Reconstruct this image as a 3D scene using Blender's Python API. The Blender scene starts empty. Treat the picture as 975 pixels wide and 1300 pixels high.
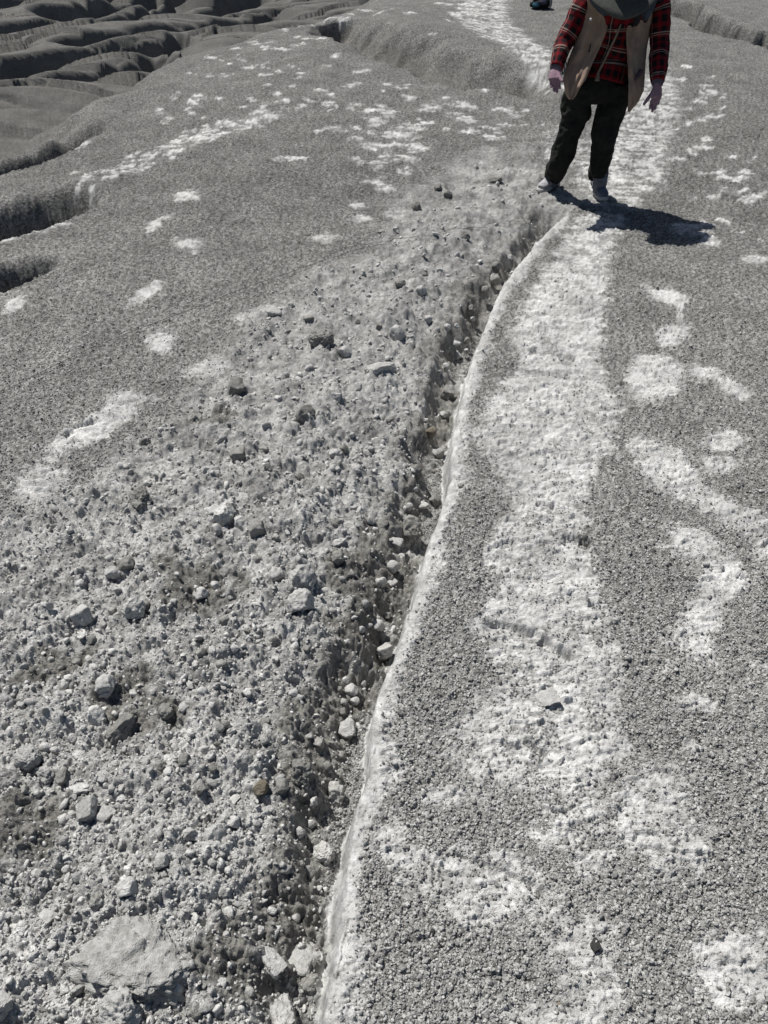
import bpy, bmesh, math, random
import numpy as np
from mathutils import Vector, Matrix, Euler, noise as mn

R = math.radians
random.seed(11)
rng = np.random.default_rng(7)
sc = bpy.context.scene
COL = sc.collection

# ------------------------------------------------------------------ camera
PITCH = R(42.0); CAMH = 2.0; F = 939.0; CX, CY = 487.5, 650.0
cam_d = bpy.data.cameras.new('camera'); cam = bpy.data.objects.new('camera', cam_d); COL.objects.link(cam)
cam.location = (0, 0, CAMH); cam.rotation_euler = (R(90) - PITCH, 0, 0)
cam_d.sensor_fit = 'VERTICAL'; cam_d.sensor_height = 36.0; cam_d.lens = 36.0 * F / 1300.0
cam_d.clip_start = 0.05; cam_d.clip_end = 2000
sc.camera = cam
SP, CP = math.sin(PITCH), math.cos(PITCH)

# ------------------------------------------------------------------ sky, sun, exposure
SUN_EL = R(60.5); SUN_DIR = Vector((-0.70, 0.714, 0)).normalized() * math.cos(SUN_EL) + Vector((0, 0, math.sin(SUN_EL)))
w = bpy.data.worlds.new('World'); sc.world = w; w.use_nodes = True
nt = w.node_tree; bg = nt.nodes['Background']
sky = nt.nodes.new('ShaderNodeTexSky'); sky.sky_type = 'NISHITA'; sky.sun_disc = False
sky.sun_elevation = SUN_EL; sky.sun_rotation = math.atan2(SUN_DIR.x, SUN_DIR.y)
nt.links.new(sky.outputs[0], bg.inputs[0]); bg.inputs[1].default_value = 0.05
sd = bpy.data.lights.new('sun', 'SUN'); sd.energy = 5.0; sd.angle = R(0.5); sd.color = (1.0, 0.975, 0.935)
so = bpy.data.objects.new('sun', sd); COL.objects.link(so)
so.rotation_euler = SUN_DIR.to_track_quat('Z', 'Y').to_euler()
sc.view_settings.view_transform = 'Standard'; sc.view_settings.look = 'None'
sc.view_settings.exposure = 0.24; sc.view_settings.gamma = 1.0
sc.view_settings.use_curve_mapping = False
sc.cycles.diffuse_bounces = 1

# ------------------------------------------------------------------ helpers
def tag(o, label=None, cat=None, group=None, kind=None):
    if label: o['label'] = label
    if cat: o['category'] = cat
    if group: o['group'] = group
    if kind: o['kind'] = kind
    return o
def link(name, me, m=None, parent=None, smooth=True):
    o = bpy.data.objects.new(name, me); COL.objects.link(o)
    if m: me.materials.append(m)
    if smooth: me.polygons.foreach_set('use_smooth', np.ones(len(me.polygons), bool))
    if parent: o.parent = parent
    return o
def at(px, py, z=0.0):                     # ground point seen at a spot of the photograph
    rx, up = (px - CX) / F, (CY - py) / F
    down = SP - up * CP; k = (CAMH - z) / down
    return Vector((rx * k, k * (CP + up * SP), z)), k
def PY(px, py, Y):                         # point at forward distance Y
    rx, up = (px - CX) / F, (CY - py) / F
    k = Y / (CP + up * SP)
    return Vector((rx * k, Y, CAMH - k * (SP - up * CP)))
def project(X, Y, Z=0.0):
    dz = Z - CAMH
    k = Y * CP - dz * SP
    up = (Y * SP + dz * CP) / np.maximum(k, 0.05)
    return CX + F * X / np.maximum(k, 0.05), CY - F * up

# ---- vectorised noise
def _h(ix, iy, s):
    a = (ix.astype(np.int64) * 374761393 + iy.astype(np.int64) * 668265263 + s * 1274126177) & 0xffffffff
    a = ((a ^ (a >> 13)) * 1103515245) & 0xffffffff
    return ((a ^ (a >> 16)) & 0xffffff).astype(np.float32) / 16777216.0
def gnoise(x, y, s=0):
    ix, iy = np.floor(x), np.floor(y); fx = (x - ix).astype(np.float32); fy = (y - iy).astype(np.float32)
    ux = fx * fx * fx * (fx * (fx * 6 - 15) + 10); uy = fy * fy * fy * (fy * (fy * 6 - 15) + 10)
    def g(dx, dy):
        a = _h(ix + dx, iy + dy, s) * np.float32(6.2831853)
        return np.cos(a) * (fx - dx) + np.sin(a) * (fy - dy)
    a = g(0, 0); b = g(1, 0); c = g(0, 1); d = g(1, 1)
    return ((a + (b - a) * ux) * (1 - uy) + (c + (d - c) * ux) * uy) * 1.5
def fbm(x, y, o=4, s=0, gain=0.5):
    r = 0; a = 1.0
    for k in range(o):
        r = r + a * gnoise(x * 2.03 ** k + 17.3 * k, y * 2.03 ** k - 9.1 * k, s + k); a *= gain
    return r
def grains(x, y, s=0, pres=1.0):           # field of rounded lumps of uneven size, 0..1
    ix, iy = np.floor(x), np.floor(y); best = np.zeros(x.shape, np.float32)
    for dx in (-1, 0, 1):
        for dy in (-1, 0, 1):
            jx, jy = ix + dx, iy + dy
            r = 0.35 + 0.42 * _h(jx, jy, s + 3)
            if pres < 1: r = np.where(_h(jx, jy, s + 5) < pres, r, 0.01)
            ax = jx + 0.15 + 0.7 * _h(jx, jy, s) - x; ay = jy + 0.15 + 0.7 * _h(jx, jy, s + 1) - y
            d = (ax * ax + ay * ay) / (r * r)
            best = np.maximum(best, np.sqrt(np.maximum(0, 1 - d)).astype(np.float32) * r.astype(np.float32) * 1.3)
    return best
def sst(a, b, x):
    t = np.clip((x - a) / (b - a), 0, 1); return t * t * (3 - 2 * t)
def polyd(X, Y, pts):                      # distance, signed side (+ right), arc parameter 0..1
    best = np.full(X.shape, 1e9, np.float32); side = np.zeros(X.shape, np.float32); tt = np.zeros(X.shape, np.float32)
    L = [(b - a).length for a, b in zip(pts[:-1], pts[1:])]; tot = sum(L); acc = 0
    for (a, b, l) in zip(pts[:-1], pts[1:], L):
        ex, ey = (b.x - a.x) / l, (b.y - a.y) / l
        qx, qy = X - a.x, Y - a.y
        t = np.clip(qx * ex + qy * ey, 0, l)
        dx, dy = qx - t * ex, qy - t * ey
        d = np.sqrt(dx * dx + dy * dy)
        m = d < best
        best = np.where(m, d, best); side = np.where(m, np.sign(qx * ey - qy * ex), side)
        tt = np.where(m, (acc + t) / tot, tt); acc += l
    return best, side, tt
def line(pp, z=0.0, n=1):
    P = [at(x, y, z)[0].xy.to_3d() for x, y in pp]
    return P

# ------------------------------------------------------------------ masks of the ground's pale dust, in ground coordinates of the view
MG = 260
def raster(): return np.full((1300 + 2 * MG, 975 + 2 * MG), -1.0, np.float32)
def ell(M, x, y, rx, ry, a=0, gain=1.0):
    a = R(a); r = int(max(rx, ry) * 1.6) + 3
    x0, x1 = int(x + MG - r), int(x + MG + r); y0, y1 = int(y + MG - r), int(y + MG + r)
    x0 = max(0, x0); y0 = max(0, y0); x1 = min(M.shape[1], x1); y1 = min(M.shape[0], y1)
    if x1 <= x0 or y1 <= y0: return
    yy, xx = np.mgrid[y0:y1, x0:x1]
    dx, dy = xx - MG - x, yy - MG - y
    u = (dx * math.cos(a) - dy * math.sin(a)) / rx; v = (dx * math.sin(a) + dy * math.cos(a)) / ry
    f = (1 - np.sqrt(u * u + v * v)) * 1.0 + (gain - 1)
    M[y0:y1, x0:x1] = np.maximum(M[y0:y1, x0:x1], f)
def poly(M, pts, soft=22, gain=0.8):
    yy, xx = np.mgrid[0:M.shape[0]:2, 0:M.shape[1]:2].astype(np.float32); xx -= MG; yy -= MG
    inside = np.zeros(xx.shape, bool); dist = np.full(xx.shape, 1e9, np.float32)
    for (ax, ay), (bx, by) in zip(pts, pts[1:] + pts[:1]):
        if ay != by:
            c = ((ay > yy) != (by > yy)) & (xx < (bx - ax) * (yy - ay) / (by - ay) + ax); inside ^= c
        ex, ey = bx - ax, by - ay; l2 = ex * ex + ey * ey
        t = np.clip(((xx - ax) * ex + (yy - ay) * ey) / l2, 0, 1)
        dist = np.minimum(dist, np.hypot(xx - ax - t * ex, yy - ay - t * ey))
    f = np.where(inside, dist, -dist) / soft
    f = np.clip(f, -1, gain).repeat(2, 0).repeat(2, 1)[:M.shape[0], :M.shape[1]]
    np.maximum(M, f, out=M)
def samp(M, px, py):
    x = np.clip(px + MG, 0, M.shape[1] - 2).astype(np.float32); y = np.clip(py + MG, 0, M.shape[0] - 2).astype(np.float32)
    ix, iy = x.astype(np.int32), y.astype(np.int32); fx, fy = x - ix, y - iy
    return (M[iy, ix] * (1 - fx) + M[iy, ix + 1] * fx) * (1 - fy) + (M[iy + 1, ix] * (1 - fx) + M[iy + 1, ix + 1] * fx) * fy

MP = raster(); MO = raster()
# the trodden pale strip beside the crack
poly(MP, [(728, 268), (800, 262), (778, 330), (772, 400), (766, 470), (795, 520), (770, 600), (742, 650), (755, 715), (785, 790), (803, 870),
          (770, 960), (720, 900), (640, 860), (588, 800), (620, 740), (604, 690), (640, 640), (612, 590), (596, 560), (612, 505),
          (655, 470), (640, 430), (668, 380), (700, 320)], 26, 0.62)
poly(MP, [(590, 870), (700, 850), (800, 870), (795, 960), (745, 1010), (690, 1000), (655, 950), (600, 940)], 26, .62)
poly(MP, [(735, 262), (722, 225), (735, 180), (770, 140), (800, 100), (852, 90), (868, 130), (858, 185), (842, 235), (800, 270)], 34, 0.50)
ell(MP, 715, 190, 34, 40, 0, .85)
poly(MP, [(585, -10), (640, -5), (650, 30), (700, 70), (700, 110), (672, 104), (630, 66), (580, 38)], 22, 0.42)
poly(MP, [(588, -60), (650, -60), (650, 0), (575, 0)], 22, 0.42)
for q_ in range(26):
    t = random.random(); ell(MP, 600 + 90 * t + random.uniform(-34, 34), 5 + 95 * t + random.uniform(-16, 16), random.uniform(8, 20), random.uniform(2, 4), random.uniform(-12, 12), 1.1)
for e in [(620, 960, 50, 62, 0, 1.2), (660, 890, 55, 40, 20), (712, 1045, 44, 36, -20, 1.3), (610, 1125, 90, 44, -18, 1.3), (740, 1090, 40, 30, 0), (735, 1205, 52, 50, 0, 1.25),
          (835, 1045, 52, 72, 24, 1.35), (938, 1235, 60, 60, 0, 1.25), (830, 483, 30, 24, 0, 1.5), (848, 380, 30, 12, -10, 1.1), (832, 375, 26, 5, -30, 1.2), (862, 400, 6, 20, 0, 1.1), (852, 430, 24, 16, 20, 1.15),
          (895, 480, 26, 12, -15, 1.1), (925, 497, 24, 14, -20, 1.2), (850, 603, 58, 22, -38, 1.4), (900, 635, 38, 16, -30, 1.2), (920, 565, 28, 15, 0, 1.2), (912, 590, 24, 16, 0, 1.1),
          (880, 690, 34, 24, -10, 1.25), (912, 735, 32, 30, -30, 1.3), (895, 780, 40, 34, 0, 1.0), (945, 665, 50, 20, -10, 1.1), (968, 700, 20, 30, 0, 1.0), (880, 810, 40, 40, 0, 0.95),
          (960, 328, 22, 8, 0, 1.1), (700, 1290, 110, 30, 0, 1.0), (760, 1250, 60, 34, 0, 1.0), (560, 1010, 34, 20, 0, 0.9), (505, 1080, 26, 60, 20, 1.1), (700, 895, 34, 22, 0, 1.3),
          (570, 525, 28, 20, 0, 1.0), (640, 560, 40, 16, 0, 1.1), (880, 290, 28, 10, 0, 1.0), (900, 305, 20, 7, 0, 1.0),
          # left flank
          (185, 378, 24, 7, 30, 1.3), (203, 435, 22, 15, 0, 1.1), (205, 440, 16, 8, 0, 1.1), (265, 470, 34, 11, 8, 1.15), (120, 548, 72, 16, 32, 1.35), (150, 525, 36, 18, 36, 1.3), (168, 608, 38, 32, 20, 1.25),
          (50, 620, 44, 30, 10, 1.05), (75, 645, 30, 16, 0, 1.0), (18, 385, 26, 10, 30, 1.0), (235, 256, 17, 6, 5, 1.3), (240, 317, 20, 9, 0, 1.1), (200, 290, 22, 6, 35, 1.0), (330, 400, 44, 12, 20, 0.9),
          (100, 168, 10, 6, 20, 1.2), (112, 223, 10, 7, 45, 1.3), (92, 210, 8, 5, 0, 1.0), (210, 140, 9, 3, 30, 1.2), (220, 113, 7, 3, 20, 1.2), (200, 130, 7, 3, 0, 1.0), (205, 60, 8, 2, 0, 1.1),
          (420, 168, 20, 2.5, 0, 1.3), (365, 208, 24, 4, 5, 1.25), (480, 157, 14, 5, 0, 1.3), (490, 145, 10, 4, 0, 1.2), (476, 158, 8, 5, 0, 1.3), (585, 130, 16, 4, 0, 1.2), (548, 134, 14, 6, 0, 1.1), (585, 147, 20, 5, -10, 1.25), (594, 166, 14, 4, 0, 1.25),
          (500, 172, 26, 6, 0, 1.3), (520, 162, 22, 4, 0, 1.25), (480, 188, 22, 5, 0, 1.2), (525, 187, 20, 5, 0, 1.2), (505, 200, 24, 5, 0, 1.25), (480, 212, 14, 5, 0, 1.1), (515, 217, 12, 5, 0, 1.1), (490, 236, 14, 7, 0, 1.1), (452, 257, 14, 5, 0, 1.15), (458, 278, 16, 6, 0, 1.0),
          (412, 307, 18, 6, 0, 1.1), (505, 270, 22, 10, 0, 0.95), (640, 155, 12, 4, 0, 1.1), (645, 134, 10, 3, 0, 1.1), (655, 142, 10, 3, 0, 1.1),
          (460, 90, 14, 3, 0, 1.1), (450, 135, 10, 3, 0, 1.2), (20, 290, 40, 8, 10, 1.0), (60, 283, 26, 7, 5, 1.15),
          (30, 1135, 46, 10, 40, 1.0)]:
    ell(MO if (e[0] > 780 or (e[1] > 360 and e[0] < 300)) and e[1] > 300 else MP, *e)
# streaked crest running up the left flank
for k in range(70):
    t = random.random(); x = 95 + 250 * t; y = 250 - 108 * t ** 0.55 + random.uniform(-9, 22) * (1 - .5 * t)
    ell(MP, x, y, random.uniform(8, 22), random.uniform(2, 4), 38 - 28 * t + random.uniform(-8, 8), random.uniform(0.9, 1.25))
# small trodden marks: right flank trail, upper centre and left
def scatter_marks(pts, n, r, asp, g=(0.95, 1.3), ang=(-15, 15)):
    k = 0; xs = [p[0] for p in pts]; ys = [p[1] for p in pts]
    while k < n:
        x = random.uniform(min(xs), max(xs)); y = random.uniform(min(ys), max(ys)); c = False
        for (ax, ay), (bx, by) in zip(pts, pts[1:] + pts[:1]):
            if (ay > y) != (by > y) and x < (bx - ax) * (y - ay) / (by - ay) + ax: c = not c
        if c:
            q = random.uniform(*r) * (0.5 + 0.35 * max(0, y + 30) / 220)
            ell(MP, x, y, q, q * random.uniform(*asp), random.uniform(*ang), random.uniform(*g)); k += 1
scatter_marks([(855, 85), (900, 110), (975, 200), (975, 330), (900, 300), (862, 200)], 34, (7, 15), (.25, .4))
scatter_marks([(860, 80), (900, 90), (930, 140), (880, 150)], 12, (7, 12), (.2, .35))
scatter_marks([(300, 25), (420, 20), (440, 70), (330, 160), (230, 160), (215, 110)], 62, (7, 15), (.15, .3))
scatter_marks([(320, 70), (560, 110), (600, 160), (470, 240), (400, 160), (300, 130)], 46, (8, 16), (.16, .3))
scatter_marks([(600, 105), (690, 130), (680, 190), (600, 180)], 14, (7, 14), (.2, .3), (.9, 1.15))
scatter_marks([(330, 5), (430, 5), (600, 0), (600, 12), (420, 20), (330, 20)], 26, (10, 22), (.1, .2))
scatter_marks([(430, 20), (580, 5), (640, 60), (560, 60)], 8, (9, 20), (.12, .2), (.85, 1.1))
scatter_marks([(820, 820), (975, 760), (975, 1000), (860, 980)], 4, (10, 22), (.4, .7), (.75, .9))

MR = raster()     # rubble field left of the crack
poly(MR, [(-400, 690), (60, 660), (170, 560), (290, 470), (330, 400), (450, 315), (520, 245), (590, 195), (680, 180), (730, 262), (640, 372),
          (600, 450), (585, 560), (560, 660), (520, 780), (480, 900), (455, 1050), (420, 1300), (400, 1600), (-400, 1600)], 55, 1.0)
MD = raster()     # moist, darker brown earth
for e in [(255, 742, 48, 34, 0, 1.25), (230, 770, 50, 26, 0, 1.0), (455, 790, 42, 38, 0, 1.25), (412, 905, 60, 40, 40, 1.2), (395, 985, 60, 46, 0, 1.1), (390, 1120, 46, 90, -25, 1.15), (160, 880, 70, 26, 30, 1.0), (190, 905, 60, 24, 0, 1.0),
          (250, 538, 60, 14, 0, 1.0), (70, 850, 60, 20, 20, 0.95), (500, 690, 40, 60, 20, 1.1), (540, 600, 26, 50, 0, 1.1), (560, 510, 26, 34, 0, 1.05), (585, 430, 22, 36, 30, 1.05), (610, 380, 20, 26, 30, 1.0), (40, 1050, 90, 60, 30, 1.0), (10, 1080, 70, 60, 0, 1.0),
          (450, 720, 50, 50, 0, 0.95), (450, 860, 40, 40, 0, 1.0), (300, 1230, 60, 60, 0, 1.05), (430, 960, 26, 60, 0, 1.0)]:
    ell(MD, *e)

# ------------------------------------------------------------------ terrain
CRACK = line([(408, 1700), (412, 1400), (418, 1300), (436, 1200), (440, 1120), (455, 1040), (470, 985), (474, 920), (484, 880), (512, 805), (530, 745), (545, 700),
              (562, 655), (576, 605), (577, 560), (590, 500), (598, 465), (616, 420), (634, 378), (662, 338), (692, 298), (722, 270), (738, 262)])
EDGE = line([(620, -60), (500, -20), (455, 4), (400, 18), (325, 35), (247, 57), (200, 82), (150, 107), (110, 132), (85, 152), (60, 182), (25, 222), (-60, 262), (-200, 330), (-420, 470)])
GUL1 = line([(122, 262), (90, 258), (50, 272), (0, 286), (-80, 300), (-240, 350)])
GUL2 = line([(58, 322), (35, 338), (0, 352), (-60, 372), (-200, 420)])
GUL5 = line([(105, 138), (85, 156), (62, 172), (36, 180), (0, 186), (-60, 196), (-160, 215)])
GUL3 = line([(425, 14), (418, 34), (445, 43), (482, 60), (520, 76), (560, 90), (590, 98), (640, 106), (680, 114), (712, 116)])
GUL4 = line([(820, -8), (850, 9), (882, 22), (905, 34), (940, 46), (1000, 58), (1080, 70)])
ZF = -0.75
FARG = [line(p, ZF) for p in ([(-60, 92), (0, 86), (60, 78), (130, 67), (205, 62), (245, 50)], [(-60, 108), (20, 100), (75, 95), (120, 92), (170, 84), (205, 68)],
                              [(-40, 22), (20, 14), (70, 4)], [(30, 30), (95, 22), (150, 8), (210, 2)], [(60, 14), (120, 4), (160, -6)],
                              [(110, 28), (165, 20), (215, 4), (240, -8)], [(-60, 50), (40, 40), (80, 34)], [(150, 46), (230, 34), (300, 22), (360, 8)],
                              [(215, 16), (290, 4), (340, -8)], [(60, 60), (150, 48), (180, 44)])]
SLITS = [([(607, 793), (640, 795), (680, 806), (704, 822), (738, 840)], .030, .012), ([(670, 447), (700, 451), (735, 458)], .03, .012), ([(664, 474), (690, 478), (730, 484)], .018, .008),
         ([(712, 682), (735, 683), (754, 689)], .03, .014), ([(655, 943), (676, 950), (697, 960)], .02, .008), ([(560, 1075), (600, 1090), (650, 1110), (680, 1125), (700, 1150)], .012, .006),
         ([(690, 1015), (712, 1020), (728, 1030)], .014, .006), ([(690, 575), (720, 583)], .014, .008), ([(680, 640), (705, 645)], .014, .008), ([(600, 1240), (640, 1236), (690, 1244)], .008, .006),
         ([(640, 530), (690, 545)], .010, .006), ([(76, 560), (100, 545), (122, 536)], .02, .008)]
SLITP = [(line(p), d, w_) for p, d, w_ in SLITS]

def terrain(X, Y, fine=True):
    px, py = project(X, Y)
    wob = 0.012 * gnoise(X * 5, Y * 5, 40) + 0.004 * gnoise(X * 17, Y * 17, 41) + 0.003 * gnoise(X * 55, Y * 55, 42)
    z = 0.05 * gnoise(X * 0.45, Y * 0.45, 1) * sst(1.5, 5, Y) + 0.02 * gnoise(X * 1.3, Y * 1.3, 2)
    # crack with its scarp
    d, sgn, t = polyd(X, Y, CRACK)
    s = d * sgn + wob
    fade = 1 - sst(0.93, 1.0, t)
    depth = (0.16 + 0.03 * gnoise(Y * 1.7, Y * 0 + 3, 9)) * fade
    face = 0.040 + .012 * (1 - sst(.7, 1.4, Y)) + 0.02 * gnoise(Y * 3.1, Y * 0, 12) + .008 * gnoise(X * 20, Y * 20, 17)
    low = sst(0.0, 1.0, (-s) / face)
    bw = 0.040 * gnoise(X * 4, Y * 4, 13) + 0.024 * gnoise(X * 11, Y * 11, 14) + .008 * gnoise(X * 30, Y * 30, 18)
    mound = 0.85 * sst(0.080, 0.24, -s + bw) + 0.35 * sst(0.2, 0.55, -s)
    z = z - depth * 1.1 * low * (1 - mound) - 0.02 * fade * low
    z = z + 0.005 * np.exp(-((s - 0.015) / 0.03) ** 2) * fade
    scarp = low * (1 - sst(face * 1.0, face * 1.35, -s)) * fade
    lip = np.exp(-(np.maximum(s + .014 * gnoise(X * 30, Y * 30, 15), 0) / 0.016) ** 2) * (s > -face) * fade
    # rubble swell
    rub = samp(MR, px + 60 * gnoise(X * 2, Y * 2, 21), py + 25 * gnoise(X * 2, Y * 2, 22))
    rub = sst(-0.3, 0.7, rub + 0.35 * gnoise(X * 5, Y * 5, 23)) * (s < 0)
    lump = fbm(X * 4.5, Y * 4.5, 3, 25); lump2 = 1 - np.abs(fbm(X * 9, Y * 9, 3, 29))
    z = z + rub * (0.030 * lump + 0.016 * (lump2 - .7))
    # flank falling away beyond the ridge's edge
    d, sgn, t = polyd(X, Y, EDGE)
    e = np.where(sgn > 0, d, -d) + 0.25 * gnoise(X * .8, Y * .8, 31) + 0.08 * gnoise(X * 2.6, Y * 2.6, 32)
    z = z - 0.10 * sst(-2.2, 0.0, e) + ZF * sst(-0.15, 1.6, e)
    far = sst(0.6, 1.8, e)
    und = fbm(X * 0.22 + 3, Y * 0.55, 3, 35)
    vx, vy = X * .22 + Y * .06, Y * .5 - X * .12
    def rill(a, b, sd, wd): return np.maximum(0, 1 - np.abs(gnoise(a, b, sd)) / wd) ** 1.5
    def pillow(ph, a): f = ph - np.floor(ph); return a * (1 - f ** 2.5) * (.35 + .65 * sst(-.2, .3, gnoise(X * .14 + np.floor(ph) * 5.3, Y * .14, 46)))
    z = z + far * (0.16 * fbm(vx * .7, vy * .8, 2, 35) + pillow(Y * .42 - X * .13 + 1.3 * fbm(X * .10, Y * .22, 3, 38, .45), .24) + pillow(Y * .75 + X * .16 + 1.2 * fbm(X * .13 + 4, Y * .3, 3, 39, .45), .11) - 0.12 * rill(vx * 1.1, vy * 1.9 + .1 * gnoise(X * .5, Y * .5, 44), 47, .10))
    gw = 0.10 * gnoise(X * 1.2, Y * 1.2, 51) + 0.018 * gnoise(X * 4, Y * 4, 52)
    for G in FARG:
        d, sg, t = polyd(X, Y, G)
        sd_ = d * sg + .14 * gnoise(X * .7, Y * .7, 53)           # + towards the camera side
        z = z + (np.where(sd_ > 0, -0.42 * np.exp(-(sd_ / 0.60) ** 2), -0.42 * np.exp(-(sd_ / 0.10) ** 2))) * sst(0, .15, t) * (1 - sst(.85, 1, t)) * sst(0.1, .9, e)
        z = z + 0.08 * np.exp(-((sd_ + 0.8) / 0.6) ** 2) * far
    shade = np.zeros(X.shape, np.float32)
    def gully(G, dep, nw, fw, bank, a0=.0, a1=.18, end=0):
        d, sg, t = polyd(X, Y, G)
        s_ = d * sg + gw               # + beyond, - near side
        k = sst(a0, a1, t) * (1 - sst(.9, 1, t) * end)
        prof = np.where(s_ > 0, 1 - sst(0, fw, s_), 1 - sst(0, nw, -s_))
        return -dep * prof * k + bank * k * np.exp(-((s_ - fw * 1.5) / (fw * 1.1)) ** 2)
    gj = .10 * fbm(X * 1.8, Y * 1.8, 3, 58, .6)
    def gully2(G, dep, nw, fw, bank, a0=.0, a1=.18, end=1):
        d, sg, t = polyd(X, Y, G)
        s_ = d * sg + gw + gj
        k = sst(a0, a1, t) * (1 - sst(.9, 1, t) * end)
        prof = np.where(s_ > 0, 1 - sst(0, nw, s_), 1 - sst(0, fw, -s_))
        return -dep * prof * k + bank * k * np.exp(-((s_ + fw * 1.5) / (fw * 1.1)) ** 2)
    z_before = z
    z = z + gully(GUL1, .66, .22, .36, .10) + gully(GUL2, .50, .18, .26, .04) + gully(GUL5, .50, .25, .28, .12)
    z = z + gully2(GUL3, .44, .40, .70, .12, 0, .03) * 1.0
    z = z + gully2(GUL4, .85, .30, .20, .10, 0, .02)
    gully_shade = sst(.03, .22, z_before - z)  # mask of the gully cuts, free of dust and painted darker as shade
    # slits and small ledges in the trodden clay
    for G, dep, wd in SLITP:
        d, sg, t = polyd(X, Y, G)
        s_ = d * sg + .004 * gnoise(X * 12, Y * 12, 57)
        k = sst(0, .12, t) * (1 - sst(.88, 1, t)) * np.where(t > 0.6, 1.6, 1.1)
        z = z - dep * k * np.where(s_ > 0, np.exp(-(s_ / (wd * 3.5)) ** 2), np.exp(-(s_ / (wd * 0.5)) ** 2))
    if not fine: return z
    # pale dust cover
    nz = 0.30 * fbm(X * 6, Y * 6, 3, 60) + 0.42 * fbm(X * 26, Y * 44, 3, 64, .7) * (1 - sst(4, 9, Y)) + 0.25 * fbm(X * 9, Y * 16, 2, 67) * sst(3, 8, Y)
    wx = (7 * gnoise(X * 9, Y * 9, 70)) * 3 / np.maximum(Y, 1.5); wy = (7 * gnoise(X * 9, Y * 9, 71)) * 3 / np.maximum(Y, 1.5)
    sm_ = samp(MP, px + wx, py + wy)
    st = fbm(X * 4.5 + .7 * Y, Y * 9, 4, 68, .65)
    pale = sst(-0.12, 0.60, np.minimum(sm_, .75) + nz * 0.72 + .30 * st) * (0.70 + .30 * sst(-.35, .25, fbm(X * 15, Y * 30, 3, 69, .7))) * sst(-.5, -.05, sm_)
    ov = samp(MO, px + wx * .5, py + wy * .5); pale = np.maximum(pale, sst(-.02, .62, np.minimum(ov, .6) + nz * .60 + .18 * st) * .92)
    brk = sst(-.45, .30, fbm(X * 5 + .5 * Y, Y * 11, 4, 148, .75)); pale = pale * (1 - (.32 + .55 * sst(3.5, 6.5, Y)) * (1 - brk))
    pale = np.maximum(pale * (1 - rub), 0)
    gen = .8 * sst(0.45, 0.8, fbm(X * 1.9, Y * 1.9, 3, 75) + .1 * nz) * (np.abs(px - CX) > 700)
    pale = np.maximum(pale, gen * .8)
    hal = np.exp(-(np.maximum(s, 0) / (0.075 + .06 * gnoise(X * 3, Y * 3, 16))) ** 2) * (s > -face) * fade
    pale = np.maximum(pale, sst(0.35, 0.8, hal + 0.5 * nz) * .7)
    pale = pale * (1 - gully_shade) * (1 - sst(.0, .5, e)); clean = np.clip(np.maximum(scarp, lip), 0, 1)
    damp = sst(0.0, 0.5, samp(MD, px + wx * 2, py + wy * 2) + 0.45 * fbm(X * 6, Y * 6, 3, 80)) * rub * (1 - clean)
    damp = np.maximum(damp, rub * fade * sst(.03, .06, -s) * (1 - sst(.20, .36, -s + bw)) * sst(-.45, .15, fbm(X * 5, Y * 5, 3, 84)) * .85)  # band on the trough bank: moist soil with the bank's shade painted in
    damp = np.maximum(damp, gully_shade * .75)  # shade of the gully walls painted into the clay colour
    # grain
    lod = 1 - sst(3.5, 7.5, Y); lod2 = 1 - sst(7, 16, Y)
    g1 = grains(X / .0100, Y / .0100, 90); g2 = grains(X / .022 + .3 * gnoise(X * 60, Y * 60, 91), Y / .022, 93, .35); g3 = grains(X / .055, Y / .055, 97, .35)
    rough = (1 - pale * 0.88) * (1 - clean)
    rg = rough * (1 - rub)
    z = z + rg * (0.0085 * g1 * lod + 0.010 * g2 * (0.35 + .65 * lod) * lod2)
    z = z + rg * (0.012 * fbm(X * 26, Y * 26, 2, 99, .8)) * (1 - lod * .6) * (.25 + .75 * lod2)
    g4 = grains(X / .095 + .4 * gnoise(X * 9, Y * 9, 101), Y / .095, 103, .3)
    z = z + rub * (1 - clean) * (0.005 * g1 * lod + 0.010 * g2 + 0.022 * g3 * sst(-.2, .4, lump) + 0.016 * g4 * sst(.0, .5, fbm(X * 1.7, Y * 1.7, 2, 105) + .2)) + rub * (1 - .62 * sst(1.6, 4.5, Y)) * (0.017 * fbm(X * 15, Y * 15, 4, 110, .70) + .006 * np.abs(fbm(X * 45, Y * 45, 2, 115, .7))) * (1 - clean)
    # trodden clay: crusty, with small torn steps across the slope
    cr = fbm(X * 11, Y * 30, 3, 120, .6)
    z = z + pale * (1 - clean) * (1 - rub) * (0.0065 * lod + .005) * (sst(-.06, .06, cr) + 0.7 * sst(-.05, .05, fbm(X * 19 + 5, Y * 43, 2, 125, .6))) * (0.4 + .6 * sst(-.2, .3, gnoise(X * 3, Y * 3, 128)))
    saw = Y * 15 + 1.1 * fbm(X * 2.6, Y * 3, 4, 141, .55); saw = 1 - (saw - np.floor(saw))
    z = z + pale * (1 - clean) * .018 * saw * sst(-.02, .30, fbm(X * 6, Y * 12, 3, 145, .6))
    z = z + pale * (1 - clean) * 0.0042 * fbm(X * 60, Y * 80, 3, 130, .7) * lod
    z = z + clean * (0.008 * fbm(X * 26, Y * 16, 4, 134, .7) + 0.004 * np.abs(fbm(X * 90, Y * 60, 2, 137, .7)))
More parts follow.
